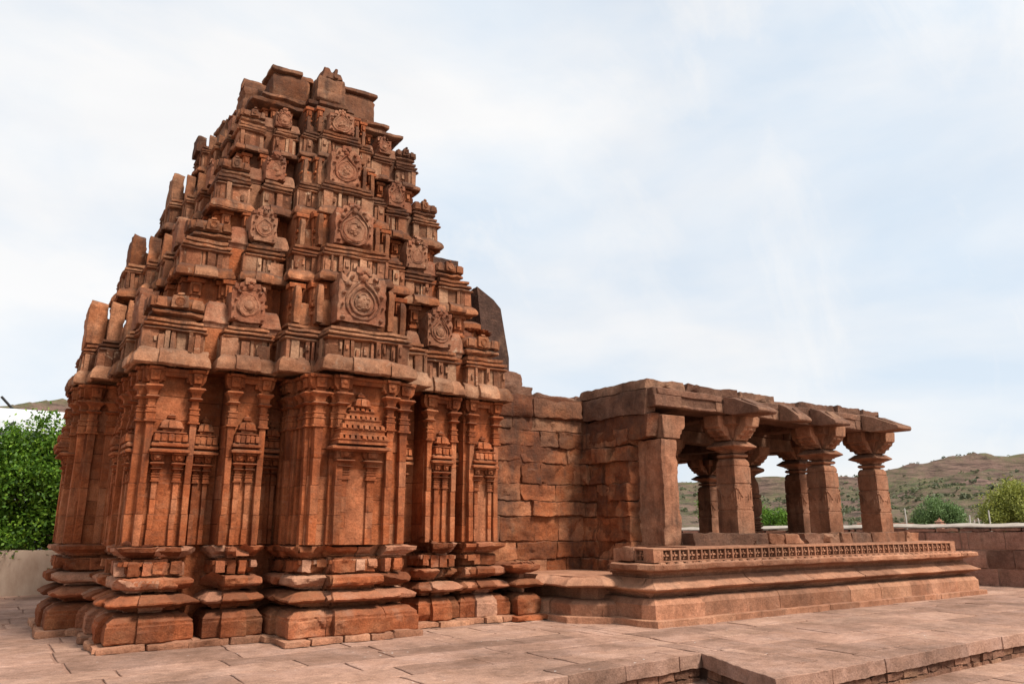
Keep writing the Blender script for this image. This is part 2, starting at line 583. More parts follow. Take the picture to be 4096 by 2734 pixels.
# ------------------------------------------------------------------ setting: paving, ground, hills
def edge_y(x):
    if x < 7.87: return 5.80 + (x + 9) * .08358
    return 5.60 + (x - 7.23) * .02344

def build_terrace():
    mb = MB(); gap = .006
    y = 5.2; row = 0
    while y < 27:
        d = random.uniform(.5, .95)
        x = -7 - random.random() * 2
        while x < 24:
            w = random.uniform(.7, 2.3)
            dd = d if random.random() < .85 else d
            x0, x1, y0, y1 = x + gap, x + w - gap, y + gap, y + dd - gap
            x += w
            for a, b, ym in ((x0, min(x1, 7.866), None), (max(x0, 7.874), min(x1, 8.296), 7.216), (max(x0, 8.304), x1, None)):
                if b - a < .08: continue
                lo = ym if ym else None
                ya = max(y0, lo if lo else edge_y(a) + .435); yb = max(y0, lo if lo else edge_y(b - .001) + .435)
                if y1 - max(ya, yb) < .06: continue
                z = random.uniform(-.006, .004)
                th = .05
                j = .02
                q = [(a + random.uniform(0, j), ya), (b - random.uniform(0, j), yb), (b - random.uniform(0, j), y1 - random.uniform(0, j)), (a, y1 - random.uniform(0, j))]
                mb.loft([[(*p, z - th) for p in q], [(*p, z) for p in q]], tint=random.random(), cell=.22)
        y += d
    o = mb.build("terrace_paving", M_PAVE, amp=.009, freq=3.2, bevel=.007, fine=.003)
    tag(o, kind="structure")
    m2 = MB()
    pts = [(-9, 6.15), (8.1, 7.5), (8.1, 6.0), (26, 6.35), (26, 28), (-9, 28)]
    m2.loft([[(*p, -.5) for p in pts], [(*p, -.018) for p in pts]], tint=.4)
    tag(m2.build("terrace_bed", M_MORTAR), kind="structure")
    # kerb wall of the terrace: big capping slabs over small stones
    m3 = MB(cell=.06); mc = MB(cell=.06)
    lines = [((-9, 5.80), (7.87, 7.21), 1), ((7.87, 7.21), (7.23, 5.60), 0), ((7.23, 5.60), (26, 6.04), 1)]
    for (ax, ay), (bx, by), long in lines:
        a, b = np.array([ax, ay]), np.array([bx, by])
        L = np.linalg.norm(b - a); d = (b - a) / L; n = np.array([d[1], -d[0]])
        def fr(t, o, z, a=a, d=d, n=n):
            p = a + d * t + n * o
            return (p[0], p[1], z)
        mc.frac = (.5, .01, .025)
        t = 1.075 if (long and ax > 0) else 0
        if not long:
            qd = [(7.866, 7.208), (7.23, 5.60), (8.296, 5.625), (8.296, 7.208)]
            mc.loft([[(*p, z) for p in qd] for z in (-.17, .002)])
        while long and t < L - .02:
            w = min(random.uniform(.6, 1.15), L - t)
            if L - t - w < .25: w = L - t
            mc.box(fr, t + .004, t + w - .004, -.43, random.uniform(-.010, .008), -.165 - random.uniform(0, .012), random.uniform(-.004, .004), j=.004)
            t += w
        m3.frac = (1.5, .015, .05)
        for r, (z0, z1) in enumerate(((-.285, -.175), (-.42, -.29))):
            t = -.02 if long else .03
            while t < L - .02:
                w = min(random.uniform(.24, .46), L - t)
                m3.box(fr, t + .008, t + w - .008, -.25, -.04 + random.uniform(-.02, .015), z0 + random.uniform(0, .012), z1 - random.uniform(0, .01), j=.010)
                t += w
        m3.frac = None
        m3.box(fr, .02, L - .02, -.3, -.075, -.45, -.17, cell=.4)
    tag(mc.build("terrace_kerb", M_PAVE, amp=.008, freq=6, fine=.005, bevel=.006), kind="structure")
    tag(m3.build("terrace_wall", M_EDGE, amp=.010, freq=7, fine=.006, bevel=.006), kind="structure")
    m4 = MB(cell=1.2)
    y = -6; 
    while y < 9:
        x = -12; d = random.uniform(.6, .9)
        while x < 40:
            w = random.uniform(.9, 1.8)
            m4.box(WORLD, x + .006, x + w - .006, y + .006, y + d - .006, -.45, -.345 + random.uniform(-.004, .004))
            x += w
        y += d
    tag(m4.build("lower_pavement", M_PAVE, bevel=.006), kind="structure")

def mat_hill():
    s = NT("hill_rock_and_scrub")
    P = s.geo.outputs['Position']
    z = s.sep(P)[2]
    nz = s.sep(s.geo.outputs['Normal'])[2]
    st = s.noise(.8, 9, .78, sc=(.22, .22, 2.0))
    rock = s.ramp(st, [(.33, (.03, .021, .02)), (.44, (.105, .07, .06)), (.56, (.21, .135, .108)), (.68, (.14, .095, .082))])
    n = s.noise(.09, 8, .68)
    big = s.noise(.03, 4, .6)
    g = s.ramp(s.noise(.22, 6, .6), [(.3, (.05, .07, .032)), (.55, (.095, .118, .048)), (.8, (.16, .155, .07))])
    f = s.ramp(s.math('ADD', s.math('MULTIPLY', n, .6), s.math('MULTIPLY', big, .45)), [(.42, 0.0), (.54, 1.0)])
    f = s.math('MULTIPLY', f, s.mrange(nz, .6, .95))
    f = s.math('MULTIPLY', f, s.ramp(s.noise(.9, 7, .75), [(.40, .25), (.58, 1.0)]))
    f = s.math('MULTIPLY', f, s.mrange(z, 1.0, 9.0, .55, 1.0))
    c = s.mix(s.math('MULTIPLY', f, .85), rock, g)
    nb = s.bump(s.noise(.5, 9, .75, sc=(.4, .4, 2)), .9, 1.0)
    return s.done(c, nb, .95, .05)

SKY_AZ = np.array([-60, -20, -3, .5, 2.1, 3.6, 8, 20, 35, 47, 50.6, 52.8, 58.2, 60.6, 62.2, 64.3, 65.6, 67, 68.4, 74, 85, 110])
SKY_EL = np.array([3.0, 5.0, 6.6, 7.3, 7.75, 7.9, 7.5, 5.0, 3.2, 3.0, 3.2, 3.3, 3.15, 3.55, 3.95, 4.3, 4.42, 4.22, 4.3, 4.4, 3.5, 2.0])

def build_hills():
    az = np.radians(np.arange(-60, 110.01, .3))
    rr = np.concatenate([np.linspace(48, 120, 26), np.linspace(124, 300, 90), np.linspace(310, 700, 10)])
    A, Rr = np.meshgrid(az, rr, indexing='ij')
    X, Y = Rr * np.sin(A), Rr * np.cos(A)
    P = np.stack([X.ravel(), Y.ravel(), np.zeros(X.size)], 1)
    crest_r = 235 + 25 * np.sin(A * 5)
    el = np.interp(np.degrees(A), SKY_AZ, SKY_EL)
    Hc = CAM_Z + crest_r * np.tan(np.radians(el))
    n = fbm(P * .035, 3, 5).reshape(X.shape)
    n2 = fbm(P * .22, 9, 4).reshape(X.shape)
    f = np.clip((Rr - 75) / (crest_r - 75), 0, 1)
    s = f * f * (3 - 2 * f) * .55 + f * .45
    h = Hc * s * .80
    lev = h + n * 2.4 * f + n2 * .9 * f
    # ledges of bedded rock
    step = 2.1
    q = lev / step
    fl = np.floor(q); fr = q - fl
    ter = (fl + np.clip((fr - .55) / .45, 0, 1) ** .7) * step
    amt = np.clip(.5 + n * .6, .15, .92) * (f > .05)
    h = lev * (1 - amt) + ter * amt
    cliff = np.clip((Rr - (crest_r - 14)) / 5, 0, 1)
    h = np.where(f > .9, np.minimum(h, Hc) * (1 - cliff) + (Hc + n2 * .35) * cliff, h)
    h = np.where(Rr > crest_r, Hc * np.clip(1 - (Rr - crest_r) / 900, .6, 1) + n2 * .35, h)
    h += .12 * n2 - .35
    na, nr = X.shape
    mb = MB()
    idx = np.arange(na * nr).reshape(na, nr)
    Q = np.stack([idx[:-1, :-1], idx[:-1, 1:], idx[1:, 1:], idx[1:, :-1]], -1).reshape(-1, 4)
    V = np.stack([X.ravel(), Y.ravel(), h.ravel()], 1)
    mb._add(V, Q, np.zeros((0, 3)), .5)
    o = mb.build("hills", mat_hill(), angle=60)
    me = o.data
    if me.polygons[len(me.polygons) // 2].normal.z < 0: me.flip_normals()
    tag(o, kind="structure")
    # scrub dotted over the hillside: uncountable, one object
    mk = (rng.random(X.shape) < .42) & (Rr > 85) & (Rr < crest_r + 12)
    dg = np.degrees(A)
    mk &= ((dg > 44) & (dg < 72)) | ((dg > -5) & (dg < 8))
    dens = fbm(P * .05, 77, 3).reshape(X.shape)
    mk &= dens > rng.uniform(-.25, .75, X.shape)
    pts = np.stack([X[mk], Y[mk], h[mk]], 1)
    Vs = []; Qs = []; tn = []; c = 0
    for p in pts:
        sz = random.choice((.22, .28, .35, .45, .55, .7)); base = random.random()
        k = 16
        d = rng.normal(size=(k, 3)); d /= np.linalg.norm(d, axis=1)[:, None]
        ce = p + d * np.array([sz, sz, sz * .62]) * rng.uniform(.5, 1, (k, 1)) + np.array([0, 0, sz * .35])
        u = rng.normal(size=(k, 3)); u /= np.linalg.norm(u, axis=1)[:, None]
        v = np.cross(u, rng.normal(size=(k, 3))); v /= np.linalg.norm(v, axis=1)[:, None]
        e = sz * rng.uniform(.16, .34, (k, 1))
        Vs.append(np.stack([ce - u * e - v * e, ce + u * e - v * e, ce + u * e + v * e, ce - u * e + v * e], 1).reshape(-1, 3))
        Qs.append(np.arange(k * 4).reshape(k, 4) + c); c += k * 4
        tn.append(np.clip(base + rng.uniform(-.25, .25, k), 0, 1))
    m = MB(); m.V = [np.concatenate(Vs)]; m.Q = [np.concatenate(Qs)]; m.T = [np.zeros((0, 3), np.int64)]
    m.tq = [np.concatenate(tn)]; m.tt = []; m.C = [m.V[0]]
    o = m.build("hillside_scrub", M_SCRUB)
    tag(o, "grey green scrub bushes dotted over the rocky hillside", "scrub", kind="stuff")
    g = MB(cell=6)
    g.box(WORLD, -70, 75, -40, 75, -1.0, -.5)
    s = NT("dry_soil")
    c = s.ramp(s.noise(.25, 7, .65), [(.3, (.28, .165, .11)), (.55, (.40, .25, .17)), (.75, (.26, .22, .10))])
    tag(g.build("ground", s.done(c, s.bump(s.noise(3, 7), .6, .05), .95, .05), amp=.05, freq=.6), kind="structure")

# ------------------------------------------------------------------ tower
TCX, TCY = 4.58, 14.62
NRM = [(0, -1), (-1, 0), (0, 1), (1, 0)]
TV = [(1, 0), (0, -1), (-1, 0), (0, 1)]
TB = (TCX, TCY, 0)

def side(k):
    n, t = NRM[k], TV[k]
    def fr(tt, o, z): return (TCX + tt * t[0] + o * n[0], TCY + tt * t[1] + o * n[1], z)
    return fr

def settle(V):
    """the old tower leans: its upper storeys sink towards the left"""
    k = np.clip((V[:, 2] - 3.9) / 1.6, 0, 1) * .035
    V = V.copy()
    V[:, 2] += k * (V[:, 0] - TCX)
    return V

def wall_bays(k):
    if k == 0:
        return [("A", -2.94, -2.24, 2.94), ("C", -1.83, -1.25, 2.98), ("M", -.88, .93, 3.12), ("O", -.79, .79, 3.70),
                ("I", -.44, .47, 3.81), ("C", 1.49, 2.09, 2.98), ("A", 2.36, 3.0, 2.94)]
    f = lambda v: 2.94 + (v - 2.94) * (.70 if k == 1 else .93)
    return [("A", -2.94, -2.24, 2.94), ("C", -1.88, -1.28, 2.98), ("M", -.88, .88, f(3.14)), ("O", -.79, .79, f(3.70)),
            ("I", -.45, .45, f(3.81)), ("C", 1.28, 1.88, 2.98), ("A", 2.24, 2.94, 2.94)]

def pilaster_geo(mb, fr, t, w, o, z0, z1, arms=1.0, p=.07):
    H = z1 - z0
    Z = lambda f: z0 + H * f
    h = w / 2
    # shaft in courses
    cuts = [0, .17, .34, .50, .685]
    for a, b in zip(cuts[:-1], cuts[1:]):
        jt = random.uniform(-.004, .004)
        mb.box(fr, t - h + jt, t + h + jt, o - .05, o + p + random.uniform(-.006, .004), Z(a) + .0015, Z(b) - .0015)
    tn = random.random() * .6
    pp = p
    def ring(f0, f1, k0, k1, q0, q1):
        q0, q1 = (1 + (q0 - 1) * .055 / pp), (1 + (q1 - 1) * .055 / pp)
        mb.loft([[fr(t - h * k0, o - .05, Z(f0)), fr(t + h * k0, o - .05, Z(f0)), fr(t + h * k0, o + p * q0, Z(f0)), fr(t - h * k0, o + p * q0, Z(f0))],
                 [fr(t - h * k1, o - .05, Z(f1)), fr(t + h * k1, o - .05, Z(f1)), fr(t + h * k1, o + p * q1, Z(f1)), fr(t - h * k1, o + p * q1, Z(f1))]], tint=tn)
    ring(.682, .694, 1.75, 1.75, 1.5, 1.5)
    ring(.694, .735, 1.45, 1.35, 1.25, 1.2)
    ring(.735, .746, 1.6, 1.6, 1.4, 1.4)
    ring(.746, .764, 1.3, 1.3, 1.15, 1.15)
    ring(.764, .775, 1.55, 1.55, 1.35, 1.35)
    ring(.775, .815, 1.1, 1.05, .9, .9)
    ring(.815, .826, 1.4, 2.1, 1.2, 2.0)
    ring(.826, .835, 2.1, 1.6, 2.0, 1.4)
    ring(.835, .862, 1.35, 1.6, 1.2, 1.4)
    ring(.862, .884, 1.6, 2.6, 1.4, 2.5)
    ring(.884, .895, 2.6, 2.3, 2.5, 2.2)
    ring(.895, .914, 1.3, 1.3, 1.0, 1.0)
    # bracket: side arms, centre block with boss, cap
    ring(.912, .938, 1.4 + .6 * arms, 1.5 + 1.6 * arms, .8, .9)
    ring(.938, .98, 1.5 + 1.6 * arms, 1.5 + 1.9 * arms, .9, 1.0)
    ring(.92, .98, 1.25, 1.4, 1.8, 2.0)
    ring(.98, 1.0, 2.2 + 1.6 * arms * .6, 2.3 + 1.6 * arms * .6, 1.5, 1.6)
    ring(.9815, .9985, 2.0, 2.1, 2.5, 2.6)
    mb.lathe((t, o + p + .047, Z(.957)), [(h * .75, 0), (h * .7, .012), (h * .4, .02)], n=8, axis='y', fr=fr)

def niche_geo(mb, fr, tc, w, o, ze, kind, z0=1.33, dep=.19):
    pw = .064 if kind == "R" else .115 if kind == "E" else .074
    sp = w * (.27 if kind == "A" else .235 if kind == "E" else .19)
    for sg in (-1, 1):
        pilaster_geo(mb, fr, tc + sg * sp, pw, o, z0, ze - .02, arms=.5, p=.075)
    mb.box(fr, tc - sp - pw * .3, tc + sp + pw * .3, o - .04, o + .02, z0, ze - .3)
    mb.box(fr, tc - sp - pw * 1.1, tc + sp + pw * 1.1, o - .04, o + .075, ze - .045, ze - .012)
    h = w / 2
    # eave slab
    mb.prof(fr, tc - h + .05, tc + h - .05, o - .05, o + dep * .6, [(-.03, ze - .03), (.06, ze - .012), (.06, ze + .022), (.0, ze + .05), (-.03, ze + .055)])
    z = ze + .06
    if kind == "E":
        tiers = [(.94, .15), (.84, .16), (.66, .14), (.48, .12)]
        for k, (f, hh) in enumerate(tiers):
            hw = h * f * .92
            d = o + dep * (.9 - .13 * k)
            mb.prof(fr, tc - hw, tc + hw, o - .05, d, [(0, z), (0, z + hh * .35), (.02, z + hh * .4), (.02, z + hh * .5), (-.02, z + hh * .55)])
            nb = max(3, int(round(hw * 2 / .085)))
            for i in range(nb):
                a = tc - hw + (i + .12) * 2 * hw / nb; b = tc - hw + (i + .88) * 2 * hw / nb
                ex = .028 if (abs(i - (nb - 1) / 2) < 1) else random.choice((0, .014))
                mb.box(fr, a, b, o - .05, d + .012 + ex, z + hh * .5, z + hh * .86, dt=.008, do=.01)
            mb.box(fr, tc - hw * .93, tc + hw * .93, o - .05, d - .012, z + hh * .86, z + hh)
            z += hh
        hw = h * .26
    else:
        hw = h * .88
        d = o + dep * .85
        mb.prof(fr, tc - hw, tc + hw, o - .05, d - .02, [(-.01, z), (.02, z + .012), (.02, z + .05), (-.01, z + .075)])
        z += .078
        nb = 5 if w > .4 else 4
        if kind == "C": hw *= .93
        for i in range(nb):
            a = tc - hw + (i + .08) * 2 * hw / nb; b = tc - hw + (i + .92) * 2 * hw / nb
            mb.box(fr, a, b, o - .05, d + (.02 if i in (nb // 2, 0, nb - 1) else 0), z, z + .105, dt=.006, do=.012)
        mb.box(fr, tc - hw * .96, tc + hw * .96, o - .05, d - .02, z, z + .1)
        z += .112
        mb.prof(fr, tc - hw * .84, tc + hw * .84, o - .05, d - .03, [(0, z), (.015, z + .01), (.015, z + .022), (-.04, z + .034)])
        z += .036
        mb.box(fr, tc - hw * .5, tc + hw * .5, o - .05, d - .06, z, z + .03)
        z += .03
        hw = h * .55
    d = o + dep * .62
    # domed cushion with a small front gable and end lobes
    mb.prof(fr, tc - hw, tc + hw, o - .05, d, [(-.02, z), (.015, z + .012), (.015, z + .035), (0, z + .04), (-.005, z + .09), (-.03, z + .125), (-.07, z + .14)])
    mb.box(fr, tc - hw * .38, tc + hw * .38, o - .04, d + .04, z + .01, z + .125, dt=.012, do=.015)
    z += .14
    f = min(.055, hw * .5)
    for r0, r1, hh in ((.5, .45, .025), (1.1, 1.1, .016), (.7, 1.0, .02), (1.0, .5, .02), (.42, .25, .03)):
        mb.loft([[fr(tc - f * r0, o - .03, z), fr(tc + f * r0, o - .03, z), fr(tc + f * r0, o + .03 + f * r0, z), fr(tc - f * r0, o + .03 + f * r0, z)],
                 [fr(tc - f * r1, o - .03, z + hh), fr(tc + f * r1, o - .03, z + hh), fr(tc + f * r1, o + .03 + f * r1, z + hh), fr(tc - f * r1, o + .03 + f * r1, z + hh)]])
        z += hh

def build_tower():
    root = empty("temple_tower", TB, "tall stepped red sandstone temple tower with carved tiers on a broken moulded plinth", "temple tower")
    # ---------------- plinth: block courses, each bay its own
    core = MB(cell=.3)
    core.box(WORLD, TCX - 2.5, TCX + 2.5, TCY - 2.5, TCY + 2.5, 0, 3.9)
    for k in range(4):
        core.box(side(k), -.7, .7, 2, 2.95, .02, 1.29)
    plinth = core.build("plinth", M_PLINTH, root, TB)
    courses = [
        ("base_block", [(.20, .09), (.215, .11), (.215, .30), (.20, .32), (.20, .355), (.10, .43), (.0, .45)], .03, 2.2, .07),
        ("neck_block", [(-.05, .445), (-.05, .47), (-.01, .475), (-.01, .505), (.03, .51), (.03, .535)], .02, .6, .04),
        ("lotus_block", [(.02, .525), (.20, .555), (.25, .58), (.245, .60), (.12, .66), (.03, .69)], .03, 2.4, .07),
        ("course_block", [(-.06, .685), (-.06, .715), (-.01, .72), (-.01, .75), (.08, .755), (.15, .775), (.17, .80), (.165, .875), (.10, .905), (.03, .91)], .05, 4.2, .15),
        ("carved_block", [(-.03, .905), (-.03, .935), (.035, .94), (.04, 1.10), (-.02, 1.105), (-.02, 1.15)], .04, 2.6, .12),
        ("cap_block", [(-.03, 1.145), (.0, 1.15), (.0, 1.165), (.05, 1.17), (.05, 1.187), (.175, 1.25), (.18, 1.30), (.07, 1.318)], .05, 4.0, .15),
    ]
    for k in range(4):
        fr = side(k)
        vis = k in (0, 1)
        bays = wall_bays(k)
        for bi, (kd, t0, t1, off) in enumerate(bays):
            if kd == "I": continue
            if not vis and kd == "O": pass
            # lowest step of thin kerb stones
            for ci, (nm, pf, chip, nfr, dfr) in enumerate(courses):
                mb = MB(cell=.038 if vis else .15, frac=(nfr * (t1 - t0) * 2.4, .02, dfr) if vis else None)
                width = t1 - t0
                nblk = 1 if (width < .5 or not vis) else max(2, int(round(width / .42)))
                if nm in ("neck_block",): nblk = 1
                if nm == "base_block" and vis: nblk = max(2, int(round(width / .32)))
                cuts = [t0] + [t0 + width * (i + random.uniform(-.18, .18)) / nblk for i in range(1, nblk)] + [t1]
                zj = random.uniform(-.004, .004)
                oj = random.uniform(-.03, .012) if kd != "M" else -.02
                for i in range(nblk):
                    a, b = cuts[i], cuts[i + 1]
                    o1 = off + oj + (random.uniform(-.045, .015) if nblk > 1 else 0)
                    if vis and nm in ('carved_block', 'course_block', 'cap_block') and nblk > 1 and random.random() < .22: o1 -= random.uniform(.07, .13)
                    g = .003
                    last = nm == "carved_block"
                    mb.frac = (nfr * (b - a) * 2.4, .02, dfr) if vis else None
                    rg = []
                    for p, z in pf:
                        if kd in ("M",) and nm != "base_block": p = p * .9
                        ps = p * (.55 if kd == "C" else .9) if p > 0 else p * 3.4
                        p = p if p > 0 else p * 1.7
                        pa = ps if i == 0 else -g
                        pb = ps if i == nblk - 1 else -g
                        rg.append([fr(a - pa, 2.3, z + zj), fr(b + pb, 2.3, z + zj), fr(b + pb, o1 + p, z + zj), fr(a - pa, o1 + p, z + zj)])
                    mb.loft(rg)
                    if vis and nm in ("course_block", "cap_block", "carved_block", "lotus_block"):
                        td = np.array(fr(1, 0, 0)) - np.array(fr(0, 0, 0)); od = np.array(fr(0, 1, 0)) - np.array(fr(0, 0, 0)); zd = np.array([0, 0, 1.0])
                        kk = .35 if nm == "lotus_block" else 1.0
                        for sg, end in ((-1, i == 0), (1, i == nblk - 1)):
                            if end and random.random() < .6:
                                mb.cut(od * random.uniform(.3, .8) + td * sg * random.uniform(.5, .9) - zd * random.uniform(.5, 1.1) * kk, kk * random.choice((.04, .07, .10, .14, .20)))
                            elif random.random() < .45:
                                mb.cut(od * .6 + td * sg * random.uniform(.3, .8) - zd * random.uniform(.3, 1.0) * kk, kk * random.uniform(.03, .12))
                        if nm != "lotus_block" and random.random() < .6:
                            mb.cut(od * random.uniform(.5, 1) - zd * random.uniform(.6, 1.1) + td * random.uniform(-.2, .2), random.uniform(.02, .07))
                    mb.frac = None
                    if last and vis:
                        # stepped blocks left between the cut voids of the carved course
                        nn = max(2, int((b - a) / .23))
                        for q in range(nn):
                            x = a + (q + .5) * (b - a) / nn + random.uniform(-.03, .03)
                            ww = random.uniform(.04, .075); e = random.uniform(.05, .12)
                            zt = 1.12; zb = random.choice((.93, .96, 1.02))
                            mb.box(fr, x - ww, x + ww, 2.6, o1 + .045 + e, zb, zt)
                            if random.random() < .6: mb.box(fr, x - ww * 1.7, x + ww * 1.7, 2.6, o1 + .045 + e * .7, zt - .06, zt - .001)
                if vis and kd in "ACO" and (nm in ("base_block", "lotus_block", "neck_block") or random.random() < .6):
                    # the middle of every bay steps forward again
                    a, b = t0 + width * random.uniform(.26, .32), t1 - width * random.uniform(.26, .32)
                    o1 = off + oj + random.uniform(.045, .075)
                    mb.frac = (nfr * .8, .02, dfr)
                    rg = []
                    for p, z in pf:
                        p = p if p > 0 else p * 1.7
                        ps = max(p, -.03) * .25
                        rg.append([fr(a - ps, 2.3, z + zj + .002), fr(b + ps, 2.3, z + zj + .002), fr(b + ps, o1 + p, z + zj + .002), fr(a - ps, o1 + p, z + zj + .002)])
                    mb.loft(rg)
                    mb.frac = None
                mb.build(nm, M_PLINTH, plinth, TB, amp=.008, freq=6, chip=chip * (1.0 if vis else 0), cfreq=4.2, fine=.006, bevel=.003, angle=13)
    # thin kerb stones round the foot
    st = MB(cell=.06)
    for k in (0, 1, 3):
        fr = side(k)
        for kd, t0, t1, off in wall_bays(k):
            if kd == "I": continue
            t = t0 - .3
            while t < t1 + .3:
                w = min(random.uniform(.25, .6), t1 + .3 - t)
                if w > .1: st.box(fr, t + .006, t + w - .006, 2.6, off + .33 + random.uniform(-.05, .04), 0, .095 + random.uniform(-.012, .01), j=.01)
                t += w
    st.build("foot_stones", M_BASE, plinth, TB, amp=.012, freq=5, chip=.05, smooth=1)

    # ---------------- wall
    wm = MB(cell=.22)
    zc = [1.325, 1.62, 1.98, 2.32, 2.72, 3.08, 3.42, 3.86]
    for k in range(4):
        fr = side(k)
        for kd, t0, t1, off in wall_bays(k):
            for a, b in zip(zc[:-1], zc[1:]):
                e = random.uniform(-.006, .006)
                if kd in "AC" or random.random() < .5:
                    wm.box(fr, t0, t1, 2.3, off + e, a + .0035, b - .0035)
                else:
                    c = t0 + (t1 - t0) * random.uniform(.35, .65)
                    wm.box(fr, t0, c - .003, 2.3, off + e, a + .0035, b - .0035)
                    wm.box(fr, c + .003, t1, 2.3, off + e + random.uniform(-.006, .006), a + .0035, b - .0035)
        for u0, u1 in ((-2.3, -1.8), (-1.3, -.85), (.85, 1.52), (1.85, 2.4)):
            for a, b in zip(zc[:-1], zc[1:]):
                wm.box(fr, u0, u1, 2.2, 2.58 + random.uniform(-.01, .01), a + .0035, b - .0035)
    wall = wm.build("wall", M_WALL, root, TB, amp=.006, freq=3, bevel=.006)
    for k in (0, 1, 3):
        fr = side(k)
        for kd, t0, t1, off in wall_bays(k):
            c = (t0 + t1) / 2
            items = []
            if kd == "A" or kd == "C":
                items = [(t0 + .06, .092), (t1 - .06, .092)]
            elif kd == "M": items = [(t0 + .08, .115), (t1 - .08, .115)]
            elif kd == "O": items = [(t0 + .09, .12), (t1 - .09, .12)]
            elif kd == "I": items = [(t0 + .06, .105), (t1 - .06, .105)]
            for t, w in items:
                m = MB(); pilaster_geo(m, fr, t, w, off, 1.33, 3.82, arms=.75 if kd != "M" else .4, p=.10)
                m.build("pilaster", M_WALL, wall, TB, amp=.006, freq=5, bevel=.006)
            # pilasters on the returns that face the visitor
            if (k == 0 and kd in "MOI") or (k == 1 and kd in "MOIC"):
                for oc, w in {"O": ((off - .08, .11), (off - .34, .09)), "M": ((off - .08, .11), (off - .34, .09)), "I": ((off - .05, .07),), "C": ((off - .07, .09),)}[kd]:
                    if k == 0: f2 = lambda t, o, z, a=t0: fr(a - o, t, z)
                    else: f2 = lambda t, o, z, a=t1: fr(a + o, t, z)
                    m = MB(); pilaster_geo(m, f2, oc, w, 0, 1.33, 3.82, arms=.4, p=.06)
                    m.build("pilaster", M_WALL, wall, TB, amp=.006, freq=5, bevel=.006)
            if kd in "ACI":
                # flat stepped lintel between the two pilasters
                m = MB()
                m.box(fr, t0 + .14, t1 - .14, off - .05, off + .085, 3.70, 3.815)
                m.box(fr, t0 + .14, t0 + .21, off - .05, off + .075, 3.63, 3.70)
                m.box(fr, t1 - .21, t1 - .14, off - .05, off + .075, 3.63, 3.70)
                m.box(fr, t0 - .03, t1 + .03, off - .05, off + .115, 3.765, 3.812)
                m.build("lintel", M_WALL, wall, TB, amp=.006, freq=5, bevel=.006)
            nz = None
            if kd == "A": nz = (c, .52, off, 2.62, "A")
            if kd == "C": nz = (c, .43, off, 2.66, "C")
            if kd == "I": nz = (c - (.1 if k == 0 else 0), .92, off, 2.72, "E")
            if nz:
                m = MB(); niche_geo(m, fr, *nz, dep=.28 if kd == 'I' else .21)
                m.build("niche_shrine", M_WALL, wall, TB, amp=.005, freq=6, bevel=.006)
        for t in ((-2.05, -1.04, 1.2, 2.22) if k == 0 else (-2.06, -1.08, 1.08, 2.06)):
            m = MB(); niche_geo(m, fr, t, .38, 2.58, 2.64, "R", dep=.24)
            m.build("niche_shrine", M_WALL, wall, TB, amp=.005, freq=6, bevel=.006)

    # ---------------- tiers
    tiers = [
        # we, offs(A,C,M,I), z eave lower, eave top, frieze top, slab top, mat
        dict(we=3.20, C=3.28, M=3.62, I=4.06, z=(3.84, 4.11, 4.42, 4.58), q=1.0, kz=(4.66, 4.95), pE=(3.55, 4.78, 5.75), pC=(3.08, 4.68, 5.42), A=3.02, nxt=2.47, wtop=5.50),
        dict(we=2.71, C=2.84, M=3.04, I=3.32, z=(5.46, 5.67, 5.95, 6.12), q=.845, kz=(6.20, 6.47), pE=(3.03, 6.28, 7.08), pC=(2.60, 6.24, 6.88), A=2.51, nxt=2.00, wtop=6.90),
        dict(we=2.21, C=2.33, M=2.50, I=2.72, z=(6.86, 7.06, 7.36, 7.52), q=.70, kz=(7.56, 7.82), pE=(2.48, 7.63, 8.42), pC=(2.12, 7.60, 8.16), A=2.09, nxt=1.67, wtop=8.20),
        dict(we=1.85, C=1.93, M=2.06, I=2.22, z=(8.19, 8.33, 8.62, 8.77), q=.595, kz=(8.82, 9.05), pE=(2.12, 8.86, 9.34), pC=(1.80, 8.84, 9.24), A=1.75, nxt=1.30, wtop=9.40),
    ]
    for ti, T in enumerate(tiers):
        q = T['q']; we = T['we']
        e0, e1, f1, s1 = T['z']
        mat_e = M_EAVE if ti == 0 else M_TIER
        # body of the tier
        bd = MB(cell=.2)
        bd.box(WORLD, TCX - T['nxt'], TCX + T['nxt'], TCY - T['nxt'], TCY + T['nxt'], e0 - .05, T['wtop'])
        bd.box(WORLD, TCX - we + .3 * q, TCX + we - .3 * q, TCY - we + .3 * q, TCY + we - .3 * q, e0 + .0, s1 - .02)
        for k in range(4):
            fr = side(k)
            bd.box(fr, -1.02 * q, 1.02 * q, .5, T['pE'][0] - (.62 if k == 0 else .85) * q, s1 - .05, T['wtop'] + .003)
            bd.box(fr, -.72 * q, .72 * q, .5, T['pE'][0] - (.46 if k == 0 else .62) * q, s1 - .05, T['wtop'] + .05)
            bd.box(fr, -1.95 * q, -1.3 * q, .5, T['nxt'] + .12 * q, s1 - .05, T['wtop'] + .001)
            bd.box(fr, 1.3 * q, 1.95 * q, .5, T['nxt'] + .12 * q, s1 - .05, T['wtop'] + .002)
        body = bd.build("tier", M_WALL if ti < 2 else M_TIER, root, TB, amp=.012, freq=4, warp=settle, bevel=.008)
        fz = MB(); fz2 = None
        slab = MB(cell=.09)
